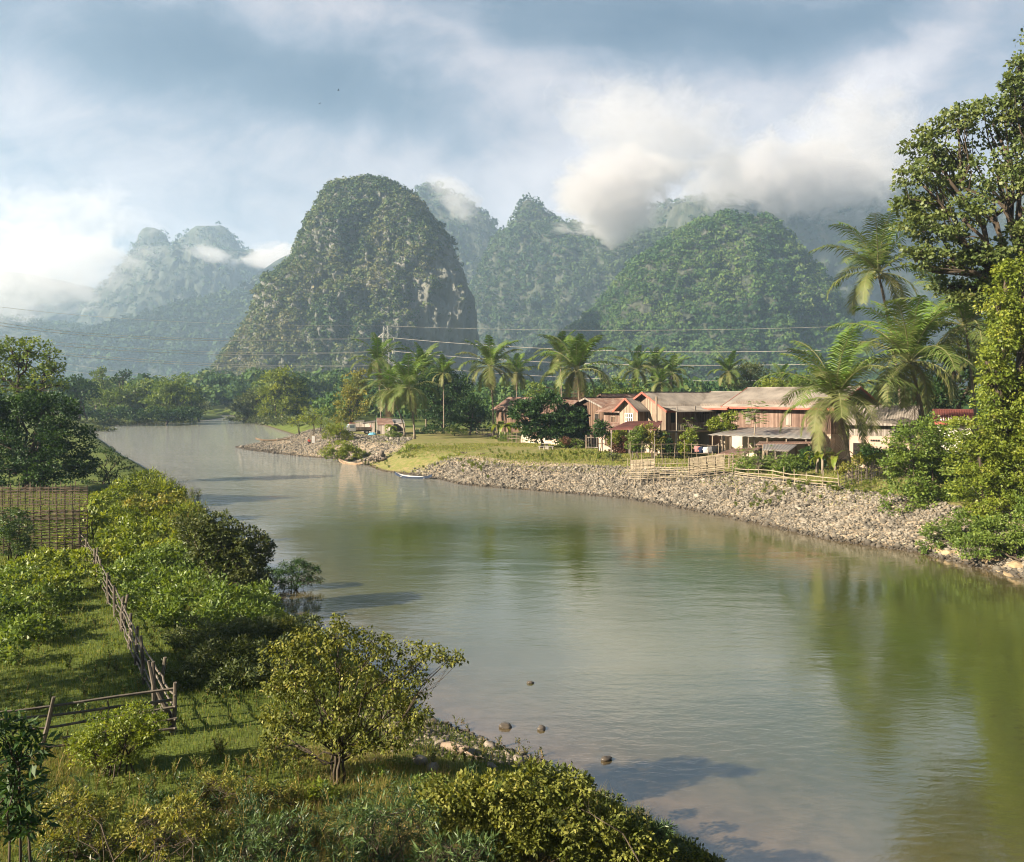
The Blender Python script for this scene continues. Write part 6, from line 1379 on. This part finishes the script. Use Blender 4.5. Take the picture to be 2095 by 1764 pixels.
strip('distant_wood', 690, 1700, 0, 330, 520, 3.6, .20, 'wood_fresh', 43, .45, 60, 1.0)
strip('distant_wood', 640, 1000, 0, 240, 130, 2.6, .20, 'wood_fresh', 44, .3, 60, .7)
strip('distant_wood', 1500, 2300, 0, 170, 240, 2.6, .18, 'wood_green', 45, .4, 60, 1.1)
strip('distant_wood', 1050, 1500, 0, 200, 90, 2.2, .20, 'wood_fresh', 46, .2, 60, .6)
# trees standing outside the picture on the left whose shade falls across the foreground
for i, (X, Y, h_) in enumerate([(-22, 19, 10)]):
    b = Vector((X, Y, gz1(X, Y)))
    plant('shade_tree', ['broad shade tree beyond the left edge, the nearer one', 'broad shade tree beyond the left edge, the farther one'][i], 'tree', b,
     [(X, Y, b.z+h_*.72, 2.6, 2.6, 1.9), (X+1.6, Y+1.2, b.z+h_*.6, 2.0, 2.0, 1.5), (X-1.5, Y-1, b.z+h_*.62, 2.2, 2.2, 1.6)], .22, M['leaf_mid'], cover=1.3, clump=.28, tr=.2, world=True)

mass('undergrowth', [(x, 861+2*math.sin(x*.3)-(x-470)*.0, 14, 8, 300-(x-470)*.7) for x in range(470, 640, 12)], .6, 'leaf_olive', seed=19, cover=1.6)

strip('distant_wood', 370, 490, 0, 395, 60, 3.6, .20, 'wood_fresh', 47, .12, 60, 1.0)
# more of the near thicket: named shrubs, each of its own kind
for (lab, nm, x, Y, bl, L, mt, kw) in [
 ('fern leaved shrub with flat spreading fronds beside the grey pole fence', 'fern_shrub', 330, 39, [(300,1150,44,20),(350,1142,44,20),(395,1160,34,18),(330,1172,54,20),(260,1165,26,16)], .34, 'leaf_mid', dict(asp=.22, up=1.4, cover=1.5, hang=-.1)),
 ('tall reeds sticking up at the top of the river bank', 'reeds', 330, 62, [(310,985,22,18),(340,1000,26,18),(295,1005,20,14)], .5, 'leaf_lime', dict(asp=.1, hang=-1.2, cover=1.2)),
 ('reddish flowered shrub on the bank above the round bush', 'flowering_shrub', 290, 52, [(280,1032,34,14),(320,1040,30,14),(350,1022,24,14)], .2, 'leaf_gold', dict(cover=1.6)),
 ('grey green shrub with pale leaves in the middle of the bank', 'shrub', 455, 27.5, [(440,1320,34,30),(470,1300,30,24),(460,1345,38,28),(425,1345,24,22)], .12, 'leaf_willow', dict(cover=1.6, asp=.5)),
 ('yellowing shrub behind the crown of the foreground tree', 'shrub', 560, 27, [(555,1300,34,24),(590,1285,28,20),(620,1300,26,22),(570,1325,36,20)], .10, 'leaf_tree', dict(cover=1.6, asp=.5)),
 ('bright young shrub between the fence and the dark rounded bush', 'shrub', 400, 40, [(405,1195,30,22),(430,1180,26,18),(385,1210,26,16)], .2, 'leaf_lime', dict(cover=1.6, asp=.4)),
 ('dark shrub in the shade at the left edge above the rail fence', 'shrub', 20, 29, [(10,1290,40,34),(35,1320,30,24),(-5,1250,34,30)], .14, 'leaf_dark', dict(cover=1.6)),
 ('willow leaved shrub at the bottom left of centre', 'willow_shrub', 560, 13.6, [(540,1700,50,26),(600,1690,44,26),(500,1735,50,26),(570,1740,60,26)], .13, 'leaf_willow', dict(asp=.15, cover=1.0, stems=8, spread=.5)),
 ('large willow leaved shrub in front of the foreground tree', 'willow_shrub', 770, 13.8, [(720,1675,44,26),(780,1660,46,26),(840,1655,40,22),(760,1705,60,28),(840,1700,50,28),(880,1670,30,20),(700,1730,44,24),(800,1745,70,24)], .14, 'leaf_willow', dict(asp=.15, cover=1.0, stems=9, spread=.6)),
 ('willow leaved shrub in front of the riverbank thicket', 'willow_shrub', 950, 12.8, [(920,1735,50,22),(990,1740,50,22),(880,1750,40,18)], .14, 'leaf_willow', dict(asp=.15, cover=1.0, stems=7, spread=.5)),
 ('golden weedy bush left of the willow leaved shrub', 'weedy_bush', 330, 14.0, [(300,1680,60,26),(370,1660,50,24),(420,1690,44,24),(340,1720,60,26)], .07, 'leaf_gold', dict(cover=1.3, asp=.35, stems=9, spread=.7)),
 ('golden weedy bush behind the big broad leaved shrub', 'weedy_bush', 160, 14.5, [(140,1640,50,26),(200,1650,46,24),(170,1700,60,30),(110,1720,44,26),(240,1720,50,26)], .07, 'leaf_gold', dict(cover=1.3, asp=.35, stems=9, spread=.7)),
 ('low golden weeds on the dry patch before the foreground tree', 'weedy_bush', 480, 16.6, [(440,1600,50,14),(500,1610,50,14),(560,1625,50,14),(390,1620,46,14)], .06, 'leaf_gold', dict(cover=1.0, asp=.35, stems=9, spread=.7)),
]:
    kw2 = dict(stems=4, tr=.012 if Y < 17 else .025, spread=.3, clump=.3); kw2.update(kw)
    bl_at(nm, lab, x, 0, bl, L, mt, Y=Y, **kw2)
mass('undergrowth', [(620,1590,30,10),(540,1570,26,8),(760,1580,36,12),(820,1560,30,10),(470,1560,24,7),(880,1600,34,12)], .07, 'leaf_mid', seed=23, cover=1.2)

mass('undergrowth', [(1180,1600,34,16,16.8),(1235,1640,34,18,16.3),(1290,1672,34,18,15.9),(1345,1705,34,18,15.6),(1400,1740,34,18,15.3),(1450,1772,30,16,15.1),(1140,1580,26,12,17.6)], .085, 'leaf_olive', seed=25, cover=1.5, clump=.3)
mass('undergrowth', [(530,1215,30,22),(545,1240,30,20),(510,1235,34,24),(560,1265,26,18),(500,1195,30,22),(530,1260,34,22)], .13, 'leaf_mid', seed=26, cover=1.7, clump=.32)
# ------------------------------------------------------------------ low clouds round the peaks and the hazy air of the valley
def cloudmat(name, dens, scale, seedv, thr=.5, aniso=.35, gain=4.0, colr=(.80,.79,.82)):
    m = bpy.data.materials.new(name); m.use_nodes = True; nt = m.node_tree; nt.nodes.clear()
    out = nt.nodes.new('ShaderNodeOutputMaterial'); pv = nt.nodes.new('ShaderNodeVolumePrincipled')
    nt.links.new(pv.outputs[0], out.inputs['Volume'])
    pv.inputs['Color'].default_value = (*colr, 1); pv.inputs['Anisotropy'].default_value = aniso
    oc = objc(nt)                                                     # unit ball coordinates
    ln = nt.nodes.new('ShaderNodeVectorMath'); ln.operation = 'LENGTH'; nt.links.new(oc, ln.inputs[0])
    p_ = nt.nodes.new('ShaderNodeVectorMath'); p_.operation = 'ADD'; nt.links.new(scalev(nt, pos(nt), (1/scale, 1/scale, 1.25/scale)), p_.inputs[0]); p_.inputs[1].default_value = (seedv, seedv*.7, 0)
    n = noise(nt, p_.outputs[0], 1.0, 6, .66, .8)
    f = math_(nt, 'SUBTRACT', 1.0, math_(nt, 'POWER', ln.outputs['Value'], 2.0), clamp=True)
    d = math_(nt, 'ADD', math_(nt, 'MULTIPLY', math_(nt, 'SUBTRACT', n, thr), 4.2), math_(nt, 'MULTIPLY', math_(nt, 'SUBTRACT', f, .5), 1.3))
    d = math_(nt, 'MULTIPLY', math_(nt, 'MULTIPLY', d, gain, clamp=True), dens)
    nt.links.new(d, pv.inputs['Density'])
    return m
_ball = None
def cloud(x, y, Y, rx, ry, rdepth, dens, scale, seedv, label, rot=0.0, thr=.5, gain=4.0):
    """a bank of cloud filling an ellipsoid; rx, ry read in the picture, at distance Y"""
    bm = bmesh.new(); bmesh.ops.create_icosphere(bm, subdivisions=3, radius=1.0); me = bpy.data.meshes.new('cloud'); bm.to_mesh(me); bm.free()
    o = link('cloud', me, cloudmat('cloud', dens, scale, seedv, thr, gain=gain))
    o.location = W(x, y, Y); o.scale = (rx*Y/F, rdepth, ry*Y/F); o.rotation_euler = (0, math.radians(rot), 0)
    tag(o, label, 'cloud', kind='stuff'); return o
for c_ in CLOUDS: cloud(*c_)
bm = bmesh.new(); bmesh.ops.create_cube(bm, size=1.0); me = bpy.data.meshes.new('haze'); bm.to_mesh(me); bm.free()
m = bpy.data.materials.new('haze'); m.use_nodes = True; nt = m.node_tree; nt.nodes.clear()
out = nt.nodes.new('ShaderNodeOutputMaterial'); pv = nt.nodes.new('ShaderNodeVolumePrincipled'); nt.links.new(pv.outputs[0], out.inputs['Volume'])
pv.inputs['Color'].default_value = (.52, .72, 1.0, 1); pv.inputs['Density'].default_value = HAZE; pv.inputs['Anisotropy'].default_value = .25
hz = link('haze', me, m); hz.location = (0, 2450, 312); hz.scale = (14000, 5200, 630); tag(hz, kind='stuff')
